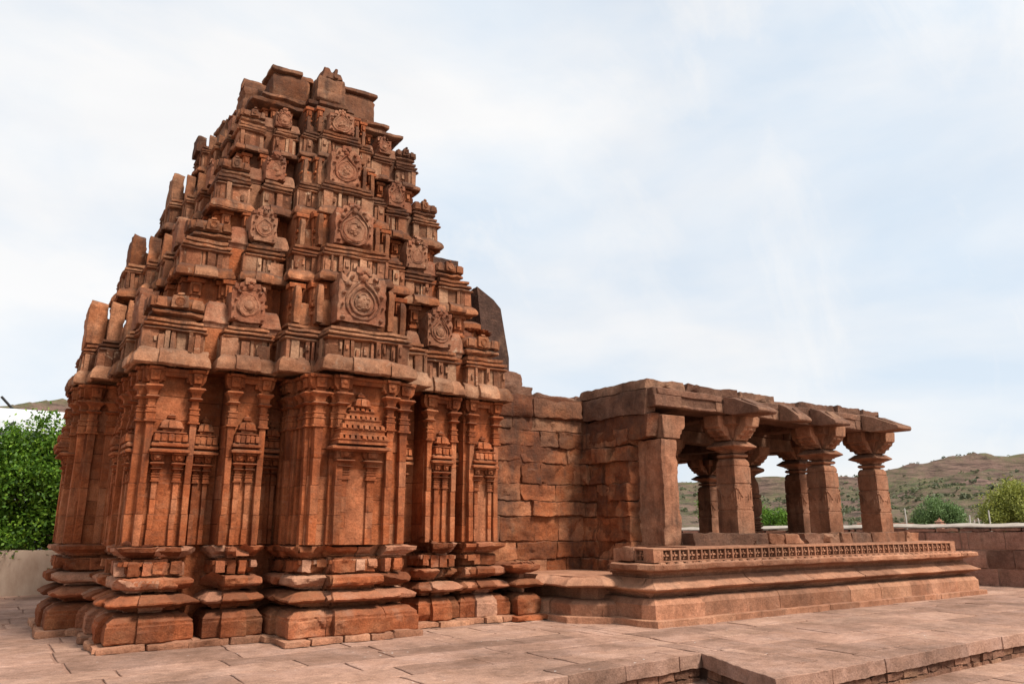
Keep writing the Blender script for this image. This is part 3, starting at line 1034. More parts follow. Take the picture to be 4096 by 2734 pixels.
        for k in range(4):
            fr = side(k)
            vis = k in (0, 1, 3)
            sI = T['I'] if k == 0 else we + (T['I'] - we) * (.62 if (k == 1 and ti == 0) else .9)
            sM = T['M'] if k == 0 else we + (T['M'] - we) * .85
            bays = [("A", -we, -.675 * we, we), ("A", .675 * we, we, we), ("C", -.66 * we, -.375 * we, T['C']), ("C", .385 * we, .665 * we, T['C']),
                    ("M", -.405 * we, .405 * we, sM), ("I", -.245 * we, .245 * we, sI)]
            for kd, t0, t1, off in bays:
                # cornice blocks: rolled eave
                ov = .17 * (.6 + .4 * q)
                hh = e1 - e0
                zj = random.uniform(-.012, .008) + {"A": 0, "C": .004, "M": .002, "I": -.003}[kd]
                if kd in "MI" and ti == 0: zj += .02
                up = .09 * q if (kd in "MI" and ti > 0) else 0.0
                zj += up
                pf = [(-ov * 1.1, e0 + .03), (-ov * .5, e0 + .02), (-.03, e0 - .005), (0, e0 + hh * .05), (.0, e0 + hh * .3), (-.025, e0 + hh * .6), (-.07, e0 + hh * .86), (-ov * .8, e0 + hh)]
                nb = max(1, int(round((t1 - t0) / .5)))
                m = MB(cell=.055 if vis else .2, frac=(1.6, .015, .06) if vis else None)
                cuts = [t0] + [t0 + (t1 - t0) * (i + random.uniform(-.12, .12)) / nb for i in range(1, nb)] + [t1]
                for i in range(nb):
                    a, b = cuts[i], cuts[i + 1]
                    oj = random.uniform(-.02, .015); zz = zj + random.uniform(-.012, .008)
                    rg = []
                    for p, z in pf:
                        pa = p if i == 0 else -.003
                        pb = p if i == nb - 1 else -.003
                        rg.append([fr(a - pa, off - 1.0 * q, z + zz), fr(b + pb, off - 1.0 * q, z + zz), fr(b + pb, off + oj + p, z + zz), fr(a - pa, off + oj + p, z + zz)])
                    m.loft(rg)
                if kd in "ACI" and vis:
                    a, b = t0 + (t1 - t0) * .30, t1 - (t1 - t0) * .30
                    m.loft([[fr(a - max(p, -.05) * .3, off - 1.0 * q, z + zj + .004), fr(b + max(p, -.05) * .3, off - 1.0 * q, z + zj + .004), fr(b + max(p, -.05) * .3, off + .05 * q + p, z + zj + .004), fr(a - max(p, -.05) * .3, off + .05 * q + p, z + zj + .004)] for p, z in pf])
                m.build("cornice_block", mat_e, body, TB, amp=.011, freq=5, chip=.045, cfreq=4, warp=settle, fine=.004, bevel=.006)
                # frieze of little upright blocks
                of = off - .11 * (.6 + .4 * q)
                for face in (0, 1, 2):
                    if face == 0: a, b = t0 + .1 * q, t1 - .1 * q
                    else: a, b = off - .45 * q, of
                    x = a
                    while x < b - .03:
                        w = min(random.choice((.075, .09, .11, .15)) * (.75 + .25 * q), b - x)
                        if b - x - w < .04: w = b - x
                        hz = e1 - .03 + (f1 - e1 + .03) * (random.uniform(.88, 1.0) if random.random() < .85 else random.uniform(.55, .8))
                        ex = random.choice((0, .0, .025, .05, .065)) * (.6 + .4 * q); gp = random.uniform(.006, .014)
                        if face == 0 and k == 0 and w > .08 and random.random() < .55:
                            zc_ = e1 + up + (hz - e1) * random.uniform(.35, .6); hk = (f1 - e1) * random.uniform(.12, .22)
                            fz.box(fr, x + w * .28, x + w * .72, of - .2, of - .03 + ex + random.uniform(.02, .035), zc_ - hk, zc_ + hk, dt=.004, do=.006, j=.004)
                        if face == 0: fz.box(fr, x + gp, x + w - gp, of - .25, of - .03 + ex, e1 - .04 + up, hz + up, dt=.006, do=.012, j=.005)
                        else:
                            tt = t0 + .1 * q if face == 1 else t1 - .1 * q
                            sg = -1 if face == 1 else 1
                            e = tt + sg * (ex - .03)
                            lo, hi = min(e, tt - sg * .2), max(e, tt - sg * .2)
                            fz.box(fr, lo, hi, x + .005, x + w - .005, e1 - .04 + up, hz + up, j=.005)
                        x += w
                fz.box(fr, t0 + .15 * q, t1 - .15 * q, of - .6 * q, of - .06, e1 - .06, f1 - .02 + up * .8 + random.uniform(-.008, .008))
                # a worn roll moulding under the frieze and one above it
                r0 = f1 - .03 + up
                slab.prof(fr, t0 + .1 * q, t1 - .1 * q, off - .9 * q, of, [(-.05, r0 - .02), (.01, r0 - .012), (.03, r0 + .005), (.03, r0 + .02), (.0, r0 + .035), (-.05, r0 + .04)])
                # two thin slab mouldings above the frieze
                g = f1 + .012
                hs = s1 - g
                sp = [(-.20 * q, g - .03), (-.12 * q, g), (-.05 * q, g + hs * .18), (-.05 * q, g + hs * .40), (-.15 * q, g + hs * .5), (-.15 * q, g + hs * .62), (-.10 * q, g + hs * .72), (-.10 * q, g + hs), (-.2 * q, g + hs + .01)]
                zj = random.uniform(-.006, .006)
                slab.prof(fr, t0, t1, off - .9 * q, off, [(p - .03, z + zj + up * .8) for p, z in sp])
        fz.build("frieze", M_FRIEZE, body, TB, amp=.006, freq=6, bevel=.009, warp=settle)
        slab.build("slab_moulding", M_TIER, body, TB, amp=.012, freq=5, chip=.04, cfreq=4, smooth=0, warp=settle)

        # small wall pilasters in the body of the tier, behind the pavilions
        zt = T['wtop'] - .03
        for k in (0, 1, 3):
            fr = side(k)
            n = T['nxt']
            for t, n in [(a, n) for a in (-n + .10 * q, -n + .52 * q, n - .52 * q, n - .10 * q)] + [(a * q, n + .12 * q) for a in (-1.87, -1.38, 1.38, 1.87)] + ([(a * q, T['pE'][0] - .46 * q) for a in (-.62, .62)] + [(a * q, T['pE'][0] - .62 * q) for a in (-.92, .92)] if k == 0 else []):
                m = MB(); w = .12 * q
                z0 = s1 - .1
                H = zt - z0
                for f0, f1_, kw, p in ((0, .45, 1, .05), (.45, .5, 1.5, .08), (.5, .58, 1.1, .06), (.58, .64, 1.7, .10), (.64, .70, 1.0, .06), (.70, .92, 1.3, .09), (.74, .88, .75, .13), (.92, 1.0, 2.2, .11)):
                    m.box(fr, t - w * kw / 2, t + w * kw / 2, n - .1, n + p * (.6 + .4 * q), z0 + H * f0, z0 + H * f1_ - .001)
                m.build("small_pilaster", M_WALL, body, TB, bevel=.005, warp=settle)

        # corner pavilions
        kz0, kz1 = T['kz']
        A = T['A']
        for cx_, k in ((-1, 0), (1, 0), (1, 2), (-1, 2)):
            if (cx_, k) == (-1, 2): continue
            fr = side(k)
            wq = .74 * q
            t0, t1 = (-A, -A + wq) if cx_ < 0 else (A - wq, A)
            m = MB(cell=.05)
            H = kz1 - kz0
            o1, o0 = A, A - wq
            def ring4(p, z): return [fr(t0 - p, o0 - p, z), fr(t1 + p, o0 - p, z), fr(t1 + p, o1 + p, z), fr(t0 - p, o1 + p, z)]
            m.loft([ring4(p, kz0 + H * h) for p, h in ((-.10 * q, -.32), (-.10 * q, -.06), (-.04, 0), (.0, .08), (0, .22), (-.06 * q, .30), (-.06 * q, .36))])
            m.loft([ring4(p, kz0 + H * h) for p, h in ((-.03 * q, .37), (-.01, .42), (-.01, .80), (-.06 * q, 1.0), (-.14 * q, 1.12), (-.24 * q, 1.18))])
            for sd_ in range(2):
                # gable lump on the front and on the outer flank, with volutes
                if sd_ == 0:
                    c = (t0 + t1) / 2
                    for dx, ww, e, hh in ((0, .13, .05, 1.12), (-.25, .09, .03, .98), (.25, .09, .03, .98)):
                        m.box(fr, c + dx * q - ww * q, c + dx * q + ww * q, o1 - .2 * q, o1 + e, kz0 + H * .42, kz0 + H * hh, dt=.02, do=.02)
                    m.lathe((c, o1 + .045, kz0 + H * .75), [(.075 * q, 0), (.075 * q, .015), (.05 * q, .018), (.05 * q, .006), (.02 * q, .006)], n=12, axis='y', fr=fr)
                    m.box(fr, c - .06 * q, c + .06 * q, o1 - .1, o1 + .05, kz0 + H * 1.1, kz0 + H * 1.28, dt=.015, do=.02)
                else:
                    c = (o0 + o1) / 2
                    tt = t0 if cx_ < 0 else t1
                    sg = -1 if cx_ < 0 else 1
                    for dx, ww, e, hh in ((0, .13, .05, 1.12), (-.25, .09, .03, .98), (.25, .09, .03, .98)):
                        lo, hi = sorted((tt + sg * e, tt - sg * .2 * q))
                        m.box(fr, lo, hi, c + dx * q - ww * q, c + dx * q + ww * q, kz0 + H * .42, kz0 + H * hh)
            m.build("corner_pavilion", M_TIER, body, TB, amp=.014, freq=7, chip=.03, cfreq=5, smooth=1, warp=settle, fine=.004)

        # carved gable panels, fins and cushions on each side
        for k in range(4):
            fr = side(k)
            E_off, ez0, ez1 = T['pE']
            C_off, cz0, cz1 = T['pC']
            if k == 1: E_off += .07
            # big central panel
            if k == 0:
                panel(fr, 0, .40 * q * 1.03, E_off, .42 * q, ez0, ez1, body, big=True, detail=True, seed=ti * 7 + k)
            else:
                # the gables of the other sides are worn to plain slabs
                ez0 -= .12; ez1 -= .24
                m = MB(cell=.06, frac=(2, .02, .06))
                hw = .40 * q; dp = .25 * q + .03
                m.loft([[fr(-hw + a, E_off - dp, z - a * .9), fr(hw - a, E_off - dp, z - a * .9), fr(hw - a, E_off - b, z), fr(-hw + a, E_off - b, z)]
                        for z, a, b in ((ez0, 0, 0), (ez0 + .5 * (ez1 - ez0), .0, .0), (ez1 - .12 * q, .01 * q, .005), (ez1, .06 * q, .02 * q))])
                m.build("carved_panel", M_TIER, body, TB, amp=.014, freq=5, chip=.03, warp=settle, bevel=.008, fine=.005)
            H = ez1 - ez0
            ft = (.70, .63) if k == 0 else (.90, .86)
            for sg in (-1, 1):
                for c, o_, top in ((.62, E_off - (.22 if k == 0 else .27) * q, ft[0]), (.93, E_off - (.40 if k == 0 else .50) * q, ft[1])):
                    m = MB(cell=.07)
                    w = .045 * q + .014
                    zt = ez0 + H * top + random.uniform(-.03, .03)
                    cc = sg * c * q
                    dz_ = 0 if k == 0 else .06 * q
                    def rg4(z, dw, do): return [fr(cc - w + dw, o_ - (.33 if k == 0 else .26) * q, z - dz_ * (z > zt - .01)), fr(cc + w - dw, o_ - (.33 if k == 0 else .26) * q, z - dz_ * (z > zt - .01)), fr(cc + w - dw, o_ - do, z), fr(cc - w + dw, o_ - do, z)]
                    m.loft([rg4(ez0 - .02, 0, 0), rg4(ez0 + H * .5, 0, .005), rg4(zt - .06 * q, .004, .012), rg4(zt, .02 * q, (.05 if k == 0 else .02) * q)])
                    m.build("fin_slab", M_TIER, body, TB, amp=.010, freq=6, chip=.03, smooth=1, warp=settle)
                m = MB(cell=.07)
                m.box(fr, sg * .78 * q - .12 * q, sg * .78 * q + .12 * q, 1, E_off - .46 * q, ez0 - .03, ez0 + H * random.uniform(.3, .42), do=.02)
                m.box(fr, sg * .50 * q - .09 * q, sg * .50 * q + .09 * q, 1, E_off - .30 * q, ez0 - .03, ez0 + H * random.uniform(.3, .5), do=.02)
                # ledge under the fins
                m.box(fr, sg * .8 * q - .28 * q, sg * .8 * q + .28 * q, 1, E_off - .40 * q, ez0 - .09, ez0 - .035)
                m.build("low_block", M_TIER, body, TB, amp=.012, freq=6, smooth=1, warp=settle)
                tc = sg * 1.67 * q + (.04 * q if sg > 0 else 0)
                panel(fr, tc, .255 * q, C_off, .42 * q, cz0, cz1, body, big=False, detail=(k in (0, 3)), seed=ti * 7 + k + 40)
                for cc, ww, hh in ((2.10, .19, .44), (1.26, .16, .38)):
                    m = MB(cell=.06)
                    a = sg * cc * q
                    m.prof(fr, a - ww * q, a + ww * q, 1.0, C_off - .16 * q, [(-.02, s1 - .02), (-.02, s1 + .06 * q), (.02 * q, s1 + .07 * q), (.02 * q, s1 + .10 * q), (.0, s1 + .12 * q), (-.03 * q, s1 + hh * q * .8), (-.07 * q, s1 + hh * q)])
                    m.build("cushion_block", M_PANEL, body, TB, amp=.010, freq=7, smooth=1, warp=settle)

    # ---------------- crown
    cr = MB(cell=.08)
    def sq(mb, w, z0, z1, pf=None):
        for k in range(4):
            fr = side(k)
            for t0, t1, e in ((-w, -w * .62, 0), (w * .62, w, 0), (-w * .62, -w * .32, -.06), (w * .32, w * .62, -.06), (-w * .36, w * .36, .16), (-w * .22, w * .22, .24)):
                mb.prof(fr, t0, t1, .3, w + e, [(-.16, z0 - .02), (-.03, z0 + .02), (0, z0 + .04), (0, z1 - .03), (-.05, z1)])
    sq(cr, 1.56, 9.36, 9.49)
    cr.box(WORLD, TCX - 1.25, TCX + 1.25, TCY - 1.25, TCY + 1.25, 9.3, 9.72)
    sq(cr, 1.33, 9.66, 9.79)
    cr.box(WORLD, TCX - 1.08, TCX + 1.08, TCY - 1.08, TCY + 1.08, 9.6, 9.87)
    crown = cr.build("crown", M_TIER, root, TB, amp=.02, freq=4, chip=.05, cfreq=3, warp=settle)
    for k in range(4):
        fr = side(k)
        m = MB(cell=.07)
        m.prof(fr, -1.08, -.40, .35, 1.08, [(-.05, 9.80), (0, 9.84), (0, 10.3), (-.05, 10.42)])
        m.prof(fr, -1.10, -.52, .35, 1.10, [(-.03, 10.425), (.02, 10.44), (.01, 10.52), (-.10, 10.58)])
        m.build("crown_block", M_TIER, crown, TB, amp=.018, freq=4, chip=.05, cfreq=3, smooth=0, warp=settle, bevel=.008)
        m = MB(cell=.07)
        m.prof(fr, .46, 1.06, .35, 1.04, [(-.05, 9.80), (0, 9.84), (0, 10.32), (-.12, 10.47)])
        m.build("crown_block", M_TIER, crown, TB, amp=.018, freq=4, chip=.05, cfreq=3, smooth=0, warp=settle, bevel=.008)
        m = MB(cell=.07)
        m.prof(fr, -.46, -.28, .35, 1.0, [(-.02, 9.8), (-.02, 10.33), (-.05, 10.38)])
        m.prof(fr, -.5, -.24, .4, .98, [(-.03, 10.39), (.02, 10.41), (.0, 10.52), (-.06, 10.58)])
        m.build("crown_block", M_TIER, crown, TB, amp=.018, freq=4, chip=.05, cfreq=3, smooth=1, warp=settle)
        m = MB(cell=.06)
        m.prof(fr, -.31, .31, .35, 1.46, [(-.03, 9.82), (0, 9.86), (0, 10.05), (-.03, 10.07), (-.02, 10.32), (-.06, 10.40)])
        m.box(fr, -.13, .22, .6, 1.44, 10.38, 10.56, dt=.03, do=.05)
        m.box(fr, -.20, .0, .6, 1.42, 10.36, 10.64, dt=.04, do=.06)
        m.box(fr, .02, .12, .6, 1.46, 10.4, 10.66, dt=.02, do=.04)
        m.build("crown_gable", M_TIER, crown, TB, amp=.022, freq=6, chip=.06, cfreq=4, smooth=1, warp=settle, fine=.005)

    # ---------------- gable of the vestibule, on the right
    g = MB(cell=.08, frac=(2, .03, .09))
    fr = side(3)
    g.box(fr, -1.05, 1.25, 2.4, 3.95, 4.1, 5.62)
    g.prof(fr, -1.08, 1.3, 2.4, 3.9, [(-.1, 5.0), (.06, 5.05), (.06, 5.15), (-.04, 5.2)])
    g.prof(fr, -1.08, 1.3, 2.4, 3.7, [(-.1, 5.58), (.06, 5.63), (.06, 5.74), (-.08, 5.82)])
    g.prof(fr, -.9, 1.05, 2.2, 3.4, [(-.05, 5.8), (0, 5.85), (0, 6.1), (.08, 6.15), (.08, 6.24), (-.06, 6.3)])
    g.prof(fr, -.9, .9, 2.0, 3.3, [(0, 6.3), (0, 6.55), (.08, 6.6), (.06, 6.72), (-.06, 6.78)])
    g.prof(fr, -.75, .75, 1.8, 3.1, [(0, 6.75), (0, 7.0), (-.06, 7.1)])
    gb = g.build("vestibule_gable", M_TIER, root, TB, amp=.02, freq=4, chip=.05, warp=settle, bevel=.008)
    for t in (-.95, -.7, .75, 1.15):
        m = MB(); pilaster_geo(m, fr, t, .1, 3.95, 5.2, 5.6, arms=.6)
        m.build("small_pilaster", M_WALL, gb, TB, bevel=.005, warp=settle)
    for o in (3.8, 3.45, 3.1):
        f2 = lambda t, oo, z: fr(-1.05 - oo, t, z)
        for z0, z1 in ((4.3, 5.0), (5.2, 5.6)):
            m = MB(); pilaster_geo(m, f2, o, .11, 0, z0, z1, arms=.6, p=.09)
            m.build("small_pilaster", M_WALL, gb, TB, bevel=.005, warp=settle)
    m = MB(cell=.07, frac=(4, .02, .08))
    def S(t, x, z): return (x, TCY + t, z)
    xs = [(8.90, 4.98), (9.52, 5.02), (9.60, 5.35), (9.28, 6.55), (9.10, 6.74), (8.62, 6.92)]
    m.loft([[S(t, x, z) for x, z in xs] for t in (-.48, -.3, -.1, .1, .3, .48)])
    m.build("leaning_slab", M_DARK, gb, TB, amp=.03, freq=3, chip=.05, fine=.008)
    m = MB(cell=.08, frac=(3, .03, .09))
    m.box(WORLD, 7.3, 8.16, TCY - .45, TCY + .5, 7.08, 7.48, dt=.05, do=.06)
    m.build("upper_slab", M_DARK, gb, TB, amp=.03, freq=3)
    return root

def panel(fr, tc, hw, off, dep, z0, z1, parent, big, detail, seed):
    """carved horseshoe-arch gable slab"""
    m = MB(cell=.05, frac=(2, .02, .07))
    H = z1 - z0
    zb = z0 + H * .74
    jz = random.uniform(-.02, .03)
    m.box(fr, tc - hw, tc + hw, off - dep, off, z0, zb + jz, do=.012, j=.008)
    m.box(fr, tc - hw * .72, tc + hw * .72, off - dep * .7, off - .005, zb - .02, z0 + H * .90 + jz * .5, dt=hw * .12, do=.02)
    m.box(fr, tc - hw * .36, tc + hw * .36, off - dep * .5, off + .01, z0 + H * .84, z1, dt=hw * .08, do=.03)
    for sg in (-1, 1):
        m.box(fr, tc + sg * hw * .78 - hw * .18, tc + sg * hw * .78 + hw * .18, off - dep * .5, off + .012, zb - .06, z0 + H * random.uniform(.80, .86), dt=.01, do=.02)
    # corbel under it
    m.prof(fr, tc - hw * .86, tc + hw * .86, off - dep, off - .05, [(-.06, z0 - .10), (-.02, z0 - .09), (.0, z0 - .05), (-.03, z0 - .045), (-.02, z0 + .001)])
    p = m.build("carved_panel", M_PANEL, parent, TB, amp=.010, freq=8, chip=.035, cfreq=6, warp=settle, fine=.006, bevel=.006)
    if not detail: return p
    m = MB()
    zc = z0 + H * .36
    r = hw * .70
    rk = random.uniform(.88, 1.06); tk = random.uniform(.5, 1.2)
    def loop(rr, tip):
        pts = []; rr = rr * rk; tip = tip * tk
        for i in range(28):
            a = 2 * math.pi * i / 28 - math.pi / 2
            x, z = rr * math.cos(a), rr * math.sin(a)
            if z > 0: z = z * (1 + tip * max(0, 1 - abs(x) / (rr * .75)) ** 1.5)
            pts.append(fr(tc + x, off + .004, zc + z))
        return pts
    up = np.array(fr(0, 1, 0)) - np.array(fr(0, 0, 0))
    if big or random.random() < .6: m.tube(loop(r * 1.08, .75), .020 * hw / .4, 6, True, up=tuple(up), tint=random.random())
    m.tube(loop(r * .80, .45), .017 * hw / .4, 6, True, up=tuple(up), tint=random.random())
    if random.random() < .75:
        m.lathe((tc, off - .006, zc), [(r * .98, 0), (r * .96, .011), (r * .80, .013)], n=20, axis='y', fr=fr, tint=random.choice((.3, .8, .9, .98, 1.0)))
    if big or random.random() < .7:
        m.tube(loop(r * .50, 0), .015 * hw / .4, 6, True, up=tuple(up), tint=.95)
        m.lathe((tc, off + .0, zc), [(r * .44, 0), (r * .42, .012), (r * .15, .03)], n=12, axis='y', fr=fr, tint=.95)
    # face mask and scrolls at the crest
    for dx, dz, sx, sz in ((0, .80, .20, .07), (-.13, .86, .09, .05), (.13, .86, .09, .05), (0, .90, .12, .05), (-.62, .66, .13, .07), (.62, .66, .13, .07), (-.78, .50, .09, .06), (.78, .50, .09, .06), (-.5, .78, .1, .05), (.5, .78, .1, .05), (-.84, .3, .06, .06), (.84, .3, .06, .06), (-.8, .08, .09, .04), (.8, .08, .09, .04)):
        c = (tc + dx * hw, off - .012, z0 + dz * H)
        m.lathe(c, [(sx * hw, 0), (sx * hw * .95, .022 * hw / .3), (sx * hw * .5, .05 * hw / .3)], n=7, axis='y', fr=fr)
    if big:
        for i in range(9):
            x, z = random.uniform(-.3, .3) * r, random.uniform(-.36, .36) * r
            m.lathe((tc + x, off + .008, zc + z), [(.035 * hw / .4, 0), (.03 * hw / .4, .02), (.01, .03)], n=6, axis='y', fr=fr, tint=.97)
    m.build("carving", M_PANEL, parent, TB, amp=.016, freq=9, warp=settle, angle=60)
    return p

# ------------------------------------------------------------------ rubble wall between tower and hall
def build_rubble():
    base = (9.0, 12.5, 0)
    root = empty("rubble_wall", base, "rough broken masonry wall of bare dark stained blocks between tower and pillared hall", "wall")
    core = MB(cell=.3)
    core.box(WORLD, 7.45, 10.5, 12.54, 16.5, .5, 4.22)
    core.box(WORLD, 10.34, 11.0, 11.2, 16.5, .5, 3.75)
    core.build("wall_core", M_ROUGH, root, base, amp=.04, freq=2)
    f_front = lambda t, o, z: (t, 12.5 - o, z)
    f_ret = lambda t, o, z: (10.3 - o, t, z)
    courses = [(.62, .96), (.95, 1.30), (1.30, 1.78), (1.78, 2.08), (2.08, 2.42), (2.42, 2.84), (2.84, 3.16), (3.16, 3.5), (3.5, 3.78)]
    for zi, (z0, z1) in enumerate(courses):
        x = 7.5
        while x < 10.28:
            w = random.choice((.5, .6, .7, .85, 1.0, 1.2))
            if 10.34 - x - w < .25: w = 10.34 - x
            m = MB(cell=.05, frac=(1.8, .02, .07))
            pr = random.uniform(-.02, .03)
            if random.random() < .13: pr += random.uniform(.08, .16)
            a, b = z0 + random.uniform(.0, .015), z1 + random.uniform(-.012, .0)
            m.box(f_front, x + .004, x + w - .004, -.35, pr, a, b, j=.018, do=random.uniform(0, .03))
            m.build("stone_block", M_ROUGH, root, base, amp=.020, freq=4.5, chip=.07, cfreq=4.0, smooth=0, fine=.009, bevel=.012)
            x += w
        y = 11.05
        while y < 12.5:
            w = random.choice((.4, .5, .62, .8))
            if 12.56 - y - w < .22: w = 12.56 - y
            m = MB(cell=.05, frac=(1.8, .02, .07))
            pr = random.uniform(-.02, .07)
            if random.random() < .16: pr += random.uniform(.06, .13)
            if z0 < 3.2:
                m.box(f_ret, y + .008, y + w - .008, -.35, pr, z0 + random.uniform(.0, .015), z1 + random.uniform(-.012, .0), j=.02, do=random.uniform(0, .05))
                m.build("stone_block", M_ROUGH, root, base, amp=.020, freq=4.5, chip=.07, cfreq=4.0, smooth=0, fine=.009, bevel=.012)
            y += w
    # long upper courses and roof slabs
    for nm, x0, x1, y0, y1, z0, z1, dd in (("lintel_block", 7.5, 9.0, 12.40, 13.2, 3.76, 4.2, .06), ("lintel_block", 9.02, 10.36, 12.44, 13.3, 3.78, 4.18, .05),
                                 ("roof_stone", 7.55, 9.1, 12.55, 14.0, 4.2, 4.42, .05), ("roof_stone", 9.15, 10.3, 12.6, 13.6, 4.17, 4.31, .10),
                                 ("roof_stone", 7.6, 8.95, 12.7, 14.2, 4.42, 4.70, .09), ("roof_stone", 8.2, 8.9, 12.9, 13.9, 4.70, 4.78, .06)):
        m = MB(cell=.07)
        m.box(WORLD, x0, x1, y0, y1, z0, z1, dt=dd * .5, do=dd, j=.03)
        m.build(nm, M_ROUGH if nm != "roof_stone" else M_ROOF, root, base, amp=.035, freq=3, chip=.08, cfreq=2.4, smooth=2, fine=.007)
    # plinth mouldings under the wall, carried on from the tower
    m = MB(cell=.045, frac=(4, .015, .06))
    F = lambda t, o, z: (t, 12.7 - o, z)
    m.prof(F, 7.83, 8.32, 0, 1.38, [(0, .09), (.02, .11), (.02, .34), (-.01, .38), (-.10, .44), (-.22, .455)])
    m.prof(F, 7.83, 8.32, 0, 1.38, [(-.22, .45), (-.22, .52), (-.15, .53), (-.1, .545)])
    m.prof(F, 7.80, 8.32, 0, 1.38, [(-.1, .54), (.06, .575), (.08, .60), (.07, .62), (-.05, .67), (-.12, .70)])
    m.prof(F, 7.80, 8.30, 0, 1.36, [(-.2, .69), (-.2, .78), (-.14, .79)])
    m.prof(F, 7.72, 8.26, 0, 1.38, [(-.1, .79), (.0, .83), (.03, .86), (.03, .93), (-.02, .955)])
    for i in range(5):
        m.box(F, 7.76 + i * .1, 7.82 + i * .1, 1.2, 1.41, .935, .975)
    m.box(F, 7.7, 8.42, 0, 1.55, 0, .09)
    m.build("wall_plinth", M_PLINTH, root, base, amp=.014, freq=6, chip=.07, cfreq=3.2, smooth=1)

# ------------------------------------------------------------------ pillared hall
def pillar_parts(root, base, name="pillar"):
    z0 = 1.22
    def ringsq(h, z): return [(-h, -h, z), (h, -h, z), (h, h, z), (-h, h, z)]
    m = MB(cell=.12)
    H = .255
    g = .012
    prof = [(H, 1.2), (H, 1.895), (H - g, 1.90), (H - g, 1.925), (H - .004, 1.93), (H - .004, 2.43), (H - .022, 2.435), (H - .022, 2.465), (H - .006, 2.47), (H - .006, 2.80), (H - .024, 2.805), (H - .024, 2.83), (H - .014, 2.835)]
    m.loft([ringsq(h, z) for h, z in prof], cap=(True, False), tint=.4)
    # rounded shoulders
    m.loft([ringsq(h, z) for h, z in ((H - .014, 2.835), (H - .02, 2.90), (H - .045, 2.95), (H - .07, 2.975))], cap=(False, True), tint=.4)
    m.loft([ringsq(h, z) for h, z in ((.15, 2.97), (.15, 2.995), (.19, 3.0), (.225, 3.02), (.23, 3.055), (.20, 3.08), (.15, 3.085), (.15, 3.10))], tint=.5)
    # arch carving on the faces of the middle block
    for a in range(4):
        ca, sa = math.cos(a * math.pi / 2), math.sin(a * math.pi / 2)
        def fr(t, o, z): return (t * ca + o * sa, t * sa - o * ca, z)
        for sg in (-1, 1):
            pts = []
            for i in range(9):
                u = i / 8
                pts.append(fr(sg * (.245 - .20 * u), H + .001, 2.36 - .17 * math.sin(u * math.pi * .5) ** 2))
            m.tube(pts, .016, 4)
            m.tube([fr(sg * .13, H, 2.27), fr(sg * .13, H, 2.12)], .013, 4)
            m.tube([fr(sg * .20, H, 2.31), fr(sg * .20, H, 2.15)], .013, 4)
            m.tube([fr(sg * .245, H, 2.36), fr(sg * .225, H, 2.40), fr(sg * .24, H, 2.42)], .015, 4)
            m.tube([fr(sg * .245, H, 2.02), fr(sg * .225, H, 1.98), fr(sg * .24, H, 1.96)], .015, 4)
    shaft = m.build(name, M_HALL, root, base, amp=.006, freq=3, bevel=.012)
    m = MB(cell=.12)
    m.loft([ringsq(h, z) for h, z in ((.16, 3.085), (.19, 3.10), (.19, 3.125), (.23, 3.13), (.23, 3.15), (.37, 3.215), (.375, 3.235), (.26, 3.33), (.20, 3.34))])
    m.build("abacus", M_HALL, shaft, (0, 0, 0), amp=.006, freq=4, bevel=.006)
    m = MB(cell=.14)
    for a in range(2):
        def P(u, v, z): return (u, v, z) if a == 0 else (v, u, z)
        prf = [(.21, 3.335), (.30, 3.36), (.34, 3.43), (.43, 3.44), (.44, 3.49), (.53, 3.54), (.54, 3.59), (.60, 3.62), (.62, 3.85)]
        prf = [(u * .97, z) for u, z in prf]
        w = .20 - .003 * a
        m.loft([[P(-u, -w, z - .002 * a), P(u, -w, z - .002 * a), P(u, w, z - .002 * a), P(-u, w, z - .002 * a)] for u, z in prf])
    m.loft([ringsq(h, z) for h, z in ((.20, 3.338), (.25, 3.40), (.30, 3.55), (.34, 3.62), (.42, 3.66), (.44, 3.80), (.44, 3.843))])
    for a in range(4):
        ca, sa = math.cos(a * math.pi / 2), math.sin(a * math.pi / 2)
        def fr(t, o, z): return (t * ca + o * sa, t * sa - o * ca, z)
        m.loft([[fr(-.12, .2, z), fr(.12, .2, z), fr(.07, o, z), fr(-.07, o, z)] for o, z in ((.26, 3.36), (.42, 3.45), (.54, 3.55), (.54, 3.60))])
    m.build("bracket", M_HALL, shaft, (0, 0, 0), amp=.01, freq=4, bevel=.01)
    return shaft

def round_pillar(root, base):
    m = MB()
    m.box(WORLD, -.34, .34, -.34, .34, 1.2, 1.44)
    pf = [(.27, 1.44), (.27, 1.5)]
    for z in (1.52, 1.60, 1.68, 1.80):
        pf += [(.24, z), (.29, z + .02), (.29, z + .05), (.24, z + .065)]
    pf += [(.22, 1.9), (.28, 2.0), (.305, 2.2), (.29, 2.4), (.25, 2.42), (.30, 2.44), (.30, 2.52), (.25, 2.54), (.27, 2.6), (.25, 2.85), (.19, 3.0), (.19, 3.1)]
    m.lathe((0, 0, 0), pf, 24)
    sh = m.build("pillar", M_HALL, root, base, amp=.005, freq=4)
    m = MB(); m.lathe((0, 0, 0), [(.2, 3.06), (.24, 3.1), (.42, 3.18), (.44, 3.22), (.42, 3.26), (.25, 3.33), (.2, 3.34)], 24)
    m.build("abacus", M_HALL, sh, amp=.005)
    return sh

